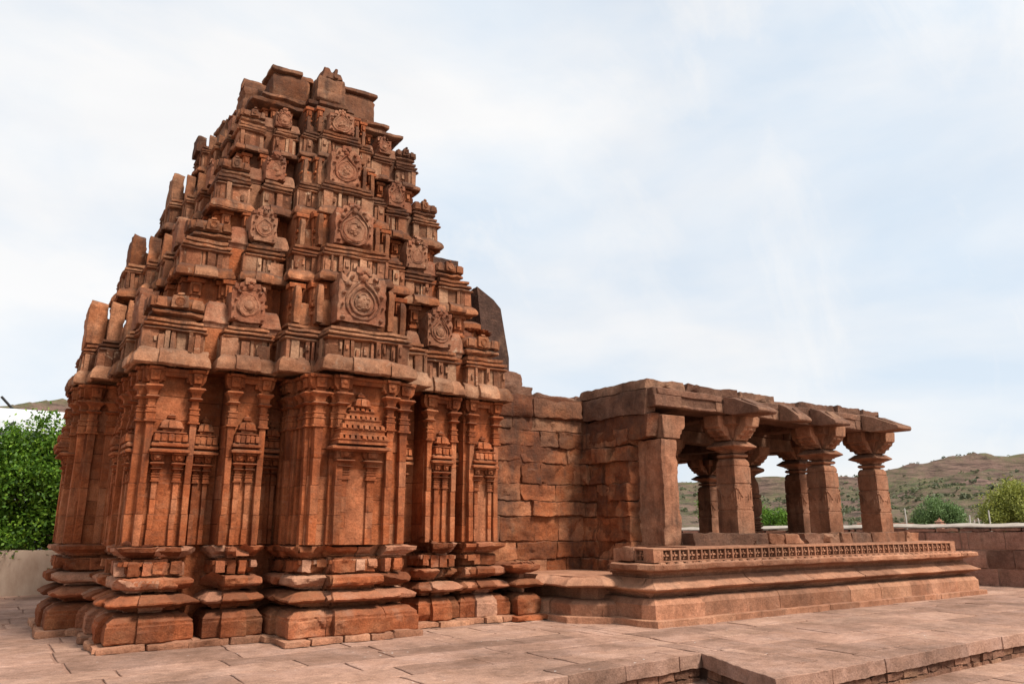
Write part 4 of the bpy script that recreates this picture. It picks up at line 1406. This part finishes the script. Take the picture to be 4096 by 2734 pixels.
def build_hall():
    base = (9.1, 9.35, 0)
    B = np.array(base)
    root = empty("pillared_hall", base, "open stone hall of square pillars with a flat slab roof on a moulded platform", "pavilion")
    path = [(9.17, 10.6), (9.17, 9.62), (9.24, 9.42), (10.30, 9.40), (10.30, 9.48), (20.1, 9.48), (20.1, 20.2)]
    path_low = [(8.36, 11.5), (8.52, 11.3), (8.52, 10.70), (8.87, 10.32), (9.24, 10.26)]
    fl = MB(cell=.5)
    inn = [(8.85, 11.6), (8.85, 10.85), (9.05, 10.62), (9.5, 10.55), (9.5, 12.9), (8.85, 12.9)]
    out = [(8.50, 11.7), (8.56, 11.25), (8.56, 10.74), (8.90, 10.37), (10.4, 10.3), (10.4, 12.9), (8.5, 12.9)]
    fl.loft([[(*p, z) for p in inn] for z in (0, .6)])
    fl.loft([[(*p, z) for p in out] for z in (.62, .742)])
    fl.loft([[(*p, z) for p in out] for z in (0, .25)])
    fl.box(WORLD, 9.38, 20.0, 9.66, 10.4, .0, .955)
    fl.box(WORLD, 10.25, 20.0, 10.4, 20.0, .0, .955)
    fl.box(WORLD, 10.4, 19.9, 9.75, 19.8, .9, 1.235)
    fl.box(WORLD, 9.33, 19.1, 9.58, 10.5, .9, 1.205)
    plat = fl.build("platform", M_BASE, root, base, amp=.006, freq=2)
    def course(nm, prof, lens, amp, cell=.09, chip=0, pth=path, mat=M_BASE):
        # split the path into stones with hairline joints
        m = MB(cell=cell)
        P = [np.array(p, float) for p in pth]
        n = len(P)
        offs = []
        for i in range(n):
            ds = []
            if i > 0: ds.append(P[i] - P[i - 1])
            if i < n - 1: ds.append(P[i + 1] - P[i])
            ns = [np.array([d[1], -d[0]]) / np.linalg.norm(d) for d in ds]
            offs.append(ns[0] if len(ns) == 1 else (ns[0] + ns[1]) / (1 + ns[0] @ ns[1]))
        for i in range(n - 1):
            L = np.linalg.norm(P[i + 1] - P[i])
            cuts = [0.0]
            while L - cuts[-1] > lens[1] * 1.15: cuts.append(cuts[-1] + random.uniform(*lens))
            cuts.append(L)
            d = (P[i + 1] - P[i]) / L; nn = np.array([d[1], -d[0]])
            for a, b in zip(cuts[:-1], cuts[1:]):
                g = .0025
                oj = random.uniform(-.006, .006)
                rg = []
                for p, z in prof:
                    A = P[i] + offs[i] * (p + oj) if a == 0 else P[i] + d * (a + g) + nn * (p + oj)
                    Bq = P[i + 1] + offs[i + 1] * (p + oj) if b == L else P[i] + d * (b - g) + nn * (p + oj)
                    iA = P[i] - offs[i] * .3 if a == 0 else P[i] + d * (a + g) - nn * .3
                    iB = P[i + 1] - offs[i + 1] * .3 if b == L else P[i] + d * (b - g) - nn * .3
                    rg.append([(*iA, z), (*iB, z), (*Bq, z), (*A, z)])
                m.loft(rg)
        return m.build(nm, mat, plat, base, amp=amp, freq=4, chip=chip, cfreq=3, bevel=.005)
    for nm_, pf_, ln_, am_ in (("step_course", [(.17, -.01), (.17, .095), (.15, .105)], (.3, .6), .009), ("base_course", [(.03, .10), (.04, .285), (.02, .31), (-.06, .345), (-.14, .355)], (.3, .6), .008),
                               ("lotus_course", [(-.34, .56), (-.1, .563), (.10, .572), (.18, .595), (.185, .61), (.15, .65), (.08, .70), (.0, .725), (-.10, .746)], (.6, 1.2), .010)):
        course(nm_, pf_, ln_, am_, pth=path_low, chip=.02)
    course("step_course", [(.17, -.01), (.17, .095), (.15, .105)], (.6, 1.1), .007)
    course("base_course", [(.05, .10), (.05, .33), (.03, .345), (.0, .40), (-.05, .43)], (.7, 1.3), .005)
    course("neck_course", [(-.17, .42), (-.17, .455), (-.12, .46), (-.12, .485), (-.06, .49), (-.06, .515)], (.9, 1.5), .004)
    course("lotus_course", [(-.06, .51), (.03, .545), (.10, .562), (.115, .58), (.11, .598), (.03, .63), (-.06, .68), (-.12, .745)], (1.2, 2.2), .006, chip=.03)
    course("upper_neck", [(-.20, .735), (-.20, .79), (-.15, .795), (-.15, .825), (-.09, .83), (-.09, .845)], (.9, 1.5), .004)
    path2 = [(9.17, 10.3), (9.17, 9.62), (9.24, 9.42), (10.30, 9.40), (10.30, 9.48), (20.1, 9.48), (20.1, 20.2)]
    ct = course("eave_course", [(-.10, .84), (.02, .862), (.10, .88), (.11, .895), (.105, .965), (.07, .985)], (1.5, 2.4), .008, chip=.03, pth=path2)
    m = MB()
    x = 9.4
    while x < 20:
        yy = 9.41 if x < 10.25 else 9.48
        s_ = .075
        y0 = yy - .096
        m.loft([[(x - s_, y0 + .02, .975), (x + s_, y0 + .02, .975), (x + s_, y0 + .10, .975), (x - s_, y0 + .10, .975)],
                [(x - .045, y0 + .035, 1.006), (x + .045, y0 + .035, 1.006), (x + .045, y0 + .08, 1.006), (x - .045, y0 + .08, 1.006)]])
        m.loft([[(x - .05, y0 - .012, .955), (x + .05, y0 - .012, .955), (x + .05, y0 + .02, .975), (x - .05, y0 + .02, .975)],
                [(x - .012, y0 - .004, .905), (x + .012, y0 - .004, .905), (x + .012, y0 + .03, .90), (x - .012, y0 + .03, .90)]])
        x += .215
    m.build("leaf_tips", M_BASE, ct, base, amp=.003, bevel=.004)

    # lattice frieze of flower panels
    rail = MB()
    def railrun(fr, L):
        rail.box(fr, 0, L, -.2, -.085, .995, 1.228)
        seg = 0
        rail.box(fr, -.006, L + .006, -.15, .004, 1.0, 1.026)
        rail.box(fr, -.006, L + .006, -.15, .004, 1.198, 1.228)
        n = max(1, int(round(L / .205)))
        p = L / n
        tn = .3
        for i in range(n + 1):
            if i % 4 == 0: tn = random.uniform(0, .7)
            rail.box(fr, max(-.004, i * p - .02), min(L + .004, i * p + .02), -.15, .0, 1.0262, 1.1978, tint=tn)
        for i in range(n):
            c = (i + .5) * p; zc = 1.11
            rr = min(.078, p * .38)
            for k in range(4):
                a = k * math.pi / 2
                u = (math.cos(a), math.sin(a)); v = (-u[1], u[0])
                q0 = [(c + u[0] * .012 + v[0] * .008, zc + u[1] * .012 + v[1] * .008), (c + u[0] * rr * .55 + v[0] * .02, zc + u[1] * rr * .55 + v[1] * .02),
                      (c + u[0] * rr, zc + u[1] * rr), (c + u[0] * rr * .55 - v[0] * .02, zc + u[1] * rr * .55 - v[1] * .02)]
                rail.loft([[fr(t, -.09, z) for t, z in q0], [fr(t, -.022, z) for t, z in q0]])
                d = math.pi / 4 + a
                e0 = (c + math.cos(d) * .015, zc + math.sin(d) * .015); e1 = (c + math.cos(d) * rr * 1.15, zc + math.sin(d) * rr * 1.15)
                rail.tube([fr(e0[0], -.045, e0[1]), fr(e1[0], -.045, e1[1])], .008, 4)
            rail.lathe((c, -.03, zc), [(.022, 0), (.022, .025), (.01, .03)], n=8, axis='y', fr=fr)
    railrun(lambda t, o, z: (9.25 + t, 9.41 - o, z), 1.05)
    railrun(lambda t, o, z: (10.30 + t, 9.485 - o, z), 8.85)
    railrun(lambda t, o, z: (9.25 - o, 9.86 - t, z), .445)
    rl = rail.build("lattice_frieze", M_BASE, plat, base, amp=.003, freq=5, bevel=.003)
    m = MB(cell=.05)
    m.box(WORLD, 9.2, 9.7, 9.88, 10.35, .99, 1.24, dt=.05, do=.08)
    m.build("worn_corner_stone", M_BASE, plat, base, amp=.025, freq=5, smooth=2)

    # pier at the wall end and its capital
    m = MB(cell=.06)
    m.box(WORLD, 10.56, 11.02, 10.42, 11.2, 1.2, 3.26, j=.015)
    m.build("wall_pier", M_HALL, root, base, amp=.022, freq=4, chip=.05, cfreq=3, smooth=1, fine=.006)
    m = MB(cell=.07)
    m.box(WORLD, 10.32, 11.05, 10.5, 12.4, 3.24, 3.74, j=.04, dt=.03)
    m.build("lintel_block", M_ROUGH, root, base, amp=.03, freq=3, chip=.06, smooth=2, fine=.006)
    m = MB(cell=.07)
    prf = [(10.62, 3.72), (11.24, 3.72), (11.24, 3.52), (11.20, 3.46), (11.16, 3.44), (11.14, 3.36), (11.09, 3.33), (11.08, 3.27), (10.62, 3.27)]
    m.loft([[(x, y, z) for x, z in prf] for y in (10.40, 11.0)])
    m.build("wall_capital", M_HALL, root, base, amp=.012, freq=4, bevel=.012)

    # pillars on a four by four grid
    XS = (10.8, 12.95, 16.1, 18.2); YS = (10.70, 12.85, 16.0, 18.1)
    proto = pillar_parts(root, (0, 0, 0))
    proto.location = Vector((XS[1], YS[0], 0)) - Vector(base)
    rp = round_pillar(root, (0, 0, 0))
    rp.location = Vector((XS[2], YS[1], 0)) - Vector(base)
    # a round pillar carries the same cross bracket
    rp.scale = (1, 1, .885); rp.location.z += 1.22 * .115
    br = [c for c in proto.children if c.name.startswith("bracket")][0].copy()
    COL.objects.link(br); br.parent = rp
    for i, x in enumerate(XS):
        for jx, y in enumerate(YS):
            if i == 0 and jx < 3: continue
            if (i, jx) == (1, 0) or (i, jx) == (2, 1): continue
            src = rp if (i, jx) in ((1, 1), (1, 2), (2, 2)) else proto
            c = copy_tree(src, root, Vector((x, y, 0)) - Vector(base) - src.location)
            if jx > 0 and (i, jx) != (3, 1):
                c.scale = (1, 1, .885); c.location.z += 1.22 * .115
    # beams in darker weathered roof stone; its tone also stands in for interior shade
    for jx, y in enumerate(YS):
        cuts = (10.4, 12.39, 14.22, 15.38, 17.42, 18.62)
        for a, b in zip(cuts[:-1], cuts[1:]):
            m = MB(cell=.1)
            hi = 4.25 + random.uniform(-.02, .02)
            if jx == 0:
                m.box(WORLD, a + .004, b - .004, y - .30, y + .26, 3.852, hi, j=.01)
                # raised border leaves a sunk panel on the face
                if b - a > 1.3:
                    m.box(WORLD, a + .1, b - .005, y - .335, y - .28, 4.10, hi - .012)
                    m.box(WORLD, a + .005, a + .75, y - .335, y - .28, 3.87, 4.0985)
                    m.box(WORLD, b - .22, b - .006, y - .335, y - .28, 3.87, 4.0985)
                    m.box(WORLD, a + .75, b - .22, y - .333, y - .28, 3.871, 3.93)
            else:
                m.box(WORLD, a + .004, b - .004, y - .24, y + .24, 3.852, hi - .03, j=.01)
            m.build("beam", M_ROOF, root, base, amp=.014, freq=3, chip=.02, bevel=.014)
    for jx, y in enumerate(YS[1:]):
        for a, b in ((XS[0], XS[1]), (XS[1], XS[2]), (XS[2], XS[3])):
            if jx == 0 and b == XS[3]: b -= .52
            m = MB(cell=.14)
            m.box(WORLD, a - .2, b + .18, y - .21, y + .21, 3.55, 3.85, j=.008)
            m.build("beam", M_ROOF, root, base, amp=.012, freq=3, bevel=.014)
    for i, x in enumerate(XS):
        for a, b in zip(YS[1:-1], YS[2:]):
            m = MB(cell=.14)
            m.box(WORLD, x - .2, x + .2, a + .22, b - .22, 3.555, 3.856, j=.008)
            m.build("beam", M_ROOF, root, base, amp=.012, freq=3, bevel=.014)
    for i, x in enumerate(XS):
        for a, b in zip(YS[:-1], YS[1:]):
            m = MB(cell=.14)
            m.box(WORLD, x - .21, x + .21, a + .27, b - .25, 3.86, 4.20, j=.008)
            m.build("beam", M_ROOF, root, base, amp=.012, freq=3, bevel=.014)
    # sloping eave stones still in place
    for x, w, tip in ((12.39, .60, 9.50), (14.22, .48, 9.86), (15.38, .58, 9.74), (17.42, .60, 9.45)):
        m = MB(cell=.08)
        y1 = 10.38
        y2 = y1 - min(.28, (y1 - tip) * .35)
        prf = [(y1, 3.86), (y1, 4.24), (y2, 4.16), (tip + .02, 3.90), (tip, 3.84), (tip + .04, 3.80), (y1 - .2, 3.815)]
        m.loft([[(xx, y, z + random.uniform(-.004, .004)) for y, z in prf] for xx in (x, x + .2, x + w - .2, x + w)])
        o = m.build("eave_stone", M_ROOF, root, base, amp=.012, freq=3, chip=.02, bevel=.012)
        m = MB(cell=.1)
        sl = (3.90 - 4.16) / (tip + .02 - y2)
        zt = lambda y: 4.16 + (y - y2) * sl
        ya, yb = tip + .12, y2 - .06
        m.loft([[(x + .14, ya, zt(ya) - .02), (x + w - .14, ya, zt(ya) - .02), (x + w - .14, yb, zt(yb) - .02), (x + .14, yb, zt(yb) - .02)],
                [(x + .15, ya + .02, zt(ya) + .035), (x + w - .15, ya + .02, zt(ya) + .035), (x + w - .15, yb - .02, zt(yb) + .035), (x + .15, yb - .02, zt(yb) + .035)]])
        m.build("eave_ridge", M_ROOF, o, base, amp=.006, freq=5, bevel=.006)
    # ceiling and roof slabs with ragged edges
    y = 10.46
    for (a, b) in ((10.46, 12.85), (12.85, 16.0), (16.0, 18.4)):
        x = 10.4
        while x < 18.6:
            w = min(random.uniform(.9, 1.6), 18.62 - x)
            if 18.62 - x - w < .4: w = 18.62 - x
            m = MB(cell=.10, frac=(3, .03, .10))
            y0 = a + (random.uniform(-.02, .22) if a < 10.5 else .01)
            m.box(WORLD, x + .005, x + w - .005, y0, b - .01, 4.255 + random.uniform(0, .008), 4.38 + random.uniform(-.03, .06), dt=.04, do=.04, j=.02)
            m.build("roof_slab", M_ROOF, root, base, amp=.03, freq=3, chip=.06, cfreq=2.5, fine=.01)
            x += w
    m = MB(cell=.08)
    m.box(WORLD, 10.32, 10.62, 10.55, 12.5, 3.75, 4.24, dt=.03, j=.03)
    m.box(WORLD, 10.45, 11.4, 10.7, 12.5, 4.24, 4.34, dt=.1, do=.1, j=.03)
    m.build("side_beam", M_ROOF, root, base, amp=.035, freq=3, chip=.06, smooth=1)
    # seat blocks along the front edge
    cuts = (11.0, 13.15, 13.72, 14.35, 15.05, 15.7, 16.1, 16.95, 18.35, 18.95)
    for i, (a, b) in enumerate(zip(cuts[:-1], cuts[1:])):
        m = MB(cell=.055, frac=(3, .03, .10))
        m.box(WORLD, a + .006, b - .006, 10.10 + random.uniform(-.02, .03), 10.44, 1.22, 1.445 + random.uniform(-.015, .012), j=.02, do=.02)
        m.build("seat_block", M_ROOF if i % 3 == 0 else M_HALL, root, base, amp=.016, freq=5, chip=.05, cfreq=3, fine=.006, bevel=.008)
    m = MB(cell=.08)
    m.box(WORLD, 11.0, 18.9, 10.44, 11.0, 1.2, 1.262)
    m.build("seat_bed", M_BASE, root, base, amp=.006)

# ------------------------------------------------------------------ boundary walls, building, posts
def build_surroundings():
    # right: squared stone wall with a cement cap
    root = empty("boundary_wall", (23.1, 10.5, 0), "low wall of squared pinkish stone with a pale cement cap behind the hall", "wall")
    B = (23.1, 10.5, 0)
    d = np.array([-.10, 1.0]); d /= np.linalg.norm(d); n = np.array([-d[1], d[0]])
    def fr(t, o, z): 
        p = np.array([23.1, 10.5]) + d * t + n * o
        return (p[0], p[1], z - .012 * max(t, -3))
    core = MB(cell=.5); core.box(fr, -12, 19, -.5, -.04, -.1, 1.5); core.build("wall_core", M_MORTAR, root, B)
    m = MB(cell=.09)
    for z0, z1, a, b in ((-.05, .46, .5, .95), (.46, .95, .45, .95), (.95, 1.44, .5, 1.1), (1.44, 1.55, .4, .9)):
        t = -12
        while t < 19:
            w = random.uniform(a, b)
            if random.random() < .12: w = .2
            c = .09 if -5 < t < 3 else .2
            if random.random() < .13 and z1 - z0 > .3:
                zm = z0 + (z1 - z0) * random.uniform(.35, .65)
                m.box(fr, t + .006, t + w - .006, -.3, random.uniform(-.015, .015), z0 + .006, zm - .006, cell=c, j=.012)
                m.box(fr, t + .006, t + w - .006, -.3, random.uniform(-.015, .015), zm + .006, z1 - .006, cell=c, j=.012)
            else:
                m.box(fr, t + .006, t + w - .006, -.3, random.uniform(-.02, .02), z0 + .006, z1 - .006, cell=c, j=.014)
            t += w
    m.build("masonry", M_BOUND, root, B, amp=.012, freq=6, smooth=1, fine=.004)
    m = MB(cell=.3)
    m.loft([[fr(t, .0, 1.552), fr(t, .0, 1.585), fr(t, -.25, 1.66), fr(t, -.55, 1.66), fr(t, -.55, 1.552)] for t in np.arange(-12, 19.1, .4)])
    m.build("cement_cap", M_CEM, root, B, amp=.03, freq=2.2)
    # left: plaster retaining wall and white building
    m = MB(cell=.12)
    m.box(WORLD, -9, 3.6, 21.9, 22.4, -.3, 1.04)
    tag(m.build("plaster_wall", M_PLASTER, amp=.02, freq=1.5, smooth=1), "low stained plaster retaining wall under the leafy bush", "wall")
    bt = empty("white_building", (-3, 25.5, 0), "plain whitewashed building top behind the bush at left", "building")
    m = MB(cell=.5); m.box(WORLD, -14, 6.5, 25.2, 31, 0, 4.1)
    wl_ = m.build("wall", M_WHITE, bt, (-3, 25.5, 0), amp=.01, freq=1)
    m = MB(cell=.5)
    m.prof(lambda t, o, z: (t, 30 - o, z), -14, 6.5, 0, 4.8, [(.02, 4.1), (.10, 4.14), (.10, 4.22), (.03, 4.26), (.03, 4.76), (.0, 4.80)])
    m.build("parapet", M_WHITE, bt, (-3, 25.5, 0), amp=.012, freq=1)
    m = MB(); m.tube([(.18, 25.25, 4.35), (.22, 24.75, 4.33)], .055, 10)
    m.build("drain_pipe", M_WIRE, bt, (-3, 25.5, 0))
    # cables
    m = MB()
    for z0, z1, y in ((7.0, 6.1, 40), (6.75, 5.95, 40.4), (6.2, 6.05, 41)):
        pts = [(-6 + 10 * u, y + 2 * u, z0 + .6 * (1 - u) * 2 + (z1 - z0) * u - 1.2 * u * (1 - u)) for u in np.linspace(0, 1, 14)]
        m.tube(pts, .018, 4)
    m.tube([(-.25, 40.6, 7.25), (.25, 40.8, 6.75)], .06, 5)
    tag(m.build("overhead_cables", M_WIRE), "thin dark overhead cables with a junction above the white building", "cable")
    # low ruined wall beyond the boundary wall
    rb = MB(cell=.25)
    pa, pb = pol(58.3, 40, 0), pol(61.6, 40, 0)
    dv = np.array(pb[:2]) - np.array(pa[:2]); L = np.linalg.norm(dv); dv /= L
    for r in range(9):
        t = 0
        while t < L:
            w = random.uniform(.35, .7)
            p = np.array(pa[:2]) + dv * t
            if r < 8 or random.random() < .5:
                rb.box(lambda a, b, z: (p[0] + dv[0] * a - dv[1] * b, p[1] + dv[1] * a + dv[0] * b, z), 0, w - .02, -.2, .2 + random.uniform(-.02, .02), -.5 + r * .28, -.5 + r * .28 + .26)
            t += w
    tag(rb.build("ruined_wall", M_BOUND, amp=.02, freq=3), "broken low red masonry wall seen beyond the boundary wall", "wall")
    # posts
    for az, r, h, lean, lab in ((61.35, 33, 2.25, -.03, "leftmost white post, standing alone left of the round dark tree"),
                           (64.75, 33, 1.98, .08, "short leaning white post beside the right edge of the dark tree"),
                           (65.15, 34, 1.80, .0, "shortest white post between the two trees"),
                           (65.6, 34, 1.88, -.10, "white post tilting left in front of the olive tree"),
                           (66.0, 33, 2.15, .0, "tallest upright white post before the olive tree")):
        p = pol(az, r, -.5)
        m = MB(); m.loft([[(p[0] - .025, p[1] - .025, -.5), (p[0] + .025, p[1] - .025, -.5), (p[0] + .025, p[1] + .025, -.5), (p[0] - .025, p[1] + .025, -.5)],
                          [(p[0] - .02 + lean, p[1] - .02 - lean, h), (p[0] + .02 + lean, p[1] - .02 - lean, h), (p[0] + .02 + lean, p[1] + .02 - lean, h), (p[0] - .02 + lean, p[1] + .02 - lean, h)]])
        tag(m.build("fence_post", M_POST, bevel=.01), lab, "post", "white fence posts beyond the wall")
    # tiny far shrine
    p = pol(63.2, 60, 0)
    m = MB()
    for w, z0, z1 in ((.20, -.5, 1.70), (.28, 1.70, 1.76), (.18, 1.76, 1.86), (.23, 1.86, 1.91), (.12, 1.91, 2.02), (.04, 2.02, 2.14)):
        m.box(WORLD, p[0] - w, p[0] + w, p[1] - w, p[1] + w, z0, z1, dt=.05, do=.05)
    tag(m.build("small_shrine", M_BOUND, amp=.02), "tiny distant stone shrine at the foot of the dark tree", "shrine")

def pol(az, r, z):
    return (r * math.sin(R(az)), r * math.cos(R(az)), z)

def foliage(name, mat, parent, base, clumps, n_leaf, size, elong=1.7):
    """clumps: list of (centre, radius vec). leaf-sized faces on twig tips through the volume"""
    Vs = []; tn = []; N = 0
    for c, r in clumps:
        c = np.array(c); r = np.array(r)
        tw = max(6, n_leaf // 9)
        d = rng.normal(size=(tw, 3)); d /= np.linalg.norm(d, axis=1)[:, None]
        rad = rng.random((tw, 1)) ** .4
        tips = c + d * r * rad
        per = 9
        L = np.repeat(tips, per, 0) + rng.normal(size=(tw * per, 3)) * size * 1.5
        k = len(L)
        out = np.repeat(d, per, 0)
        u = rng.normal(size=(k, 3)) + out * .8 + np.array([0, 0, -.15]); u /= np.linalg.norm(u, axis=1)[:, None]
        v = np.cross(u, rng.normal(size=(k, 3)) + np.array([0, 0, 1.2])); v /= np.linalg.norm(v, axis=1)[:, None] + 1e-9
        s1 = size * rng.uniform(.7, 1.3, (k, 1))
        w = s1 / elong
        P0 = L - u * s1 * .5; P2 = L + u * s1 * .5
        P1 = L + v * w * .5 + u * s1 * .05; P3 = L - v * w * .5 + u * s1 * .05
        Vs.append(np.stack([P0, P1, P2, P3], 1).reshape(-1, 3))
        base_t = np.repeat(np.clip(rng.normal(.45, .2, tw), 0, 1), per)
        tn.append(np.clip(base_t + rng.uniform(-.2, .2, k), 0, 1))
    V = np.concatenate(Vs)
    m = MB(); m.V = [V]; m.Q = [np.arange(len(V)).reshape(-1, 4)]; m.T = [np.zeros((0, 3), np.int64)]
    m.tq = [np.concatenate(tn)]; m.C = [V]
    return m.build(name, mat, parent, base, angle=180)

def tree(name, base, h, rx, rz, mat, n_cl, n_leaf, size, label, cat="tree", trunk_h=.3, group=None, squash=1.0, zc=None):
    root = empty(name, base, label, cat, group)
    bx, by, bz = base
    zc = zc if zc is not None else bz + h - rz
    clumps = []; tips = []
    for i in range(n_cl):
        d = rng.normal(size=3); d /= np.linalg.norm(d)
        if d[2] < -.55: d[2] = -.55 * random.random()
        f = random.uniform(.45, .98)
        c = np.array([bx, by, zc]) + d * np.array([rx, rx, rz]) * f
        cr = random.uniform(.16, .34) * rx
        clumps.append((c, (cr, cr, cr * .75)))
        tips.append(c)
    foliage("crown", mat, root, base, clumps, n_leaf, size)
    m = MB()
    top = np.array([bx, by, bz + (zc - bz) * .9])
    m.tube([(bx, by, bz), tuple(np.array([bx, by, bz]) * .5 + top * .5 + np.array([.05 * rx, 0, 0])), tuple(top)], [.10 * rx + .03, .08 * rx, .05 * rx], 7)
    for c in tips[:max(5, n_cl // 2)]:
        s0 = np.array([bx, by, bz + (zc - bz) * random.uniform(.35, .85)])
        m.tube([s0, (s0 + c) / 2 + np.array([0, 0, .05 * rz]), c], [.05 * rx, .03 * rx, .01 * rx], 5)
    m.build("trunk", M_BARK, root, base, amp=.02, freq=3)
    return root

def build_plants():
    # big leafy bush at the left, above the plaster wall
    base = (.3, 22.9, 1.0)
    root = empty("leafy_bush", base, "big bright green leafy bush above the plaster wall at the left edge", "bush")
    cl = []
    for i in range(250):
        x = random.uniform(-2.8, 2.45)
        top = 4.28 - .09 * (x - .5) ** 2 - (.5 if x > 1.7 else 0) + random.uniform(-.6, .22)
        z = random.uniform(1.05, top - .25)
        y = 22.95 + random.uniform(-.85, .8) * (1 if z < 3.4 else .7)
        r = random.uniform(.2, .46)
        cl.append(((x, y, z), (r, r, r * .8)))
    foliage("foliage", M_LEAF, root, base, cl, 380, .10)
    m = MB()
    for i in range(26):
        x = random.uniform(-2.2, 2.0)
        c = cl[i][0]
        m.tube([(x * .5, 22.95, 1.0), (x * .8, 22.95, 1.9), c], [.05, .035, .01], 5)
    m.build("stems", M_BARK, root, base)
    p = pol(63.2, 78, -.4)
    tree("round_tree", p, 4.7, 2.05, 1.55, M_LEAF2, 46, 330, .16, "rounded dark green tree behind the boundary wall at right", zc=2.35)
    p = pol(68.0, 62, -.4)
    tree("feathery_tree", p, 5.2, 2.9, 1.75, M_LEAF3, 80, 420, .15, "feathery olive yellow tree at the far right edge", zc=2.6)
    p = pol(48.6, 60, -.4)
    tree("slender_tree", p, 3.9, .8, 1.35, M_LEAF, 26, 160, .14, "small bright green tree seen left of the nearest square pillar", zc=2.6)
    p = pol(53.0, 70, -.4)
    tree("hall_tree", p, 3.4, 1.35, .95, M_LEAF, 30, 200, .15, "spreading light green tree seen through the middle of the hall", zc=2.2)
    p = pol(54.6, 74, -.4)
    tree("low_tree", p, 3.0, 1.0, .8, M_LEAF2, 20, 160, .15, "low bluish dark green tree right of the light green one in the hall opening", zc=1.8)

build_terrace()
build_hills()
build_tower()
build_rubble()
build_hall()
build_surroundings()
build_plants()
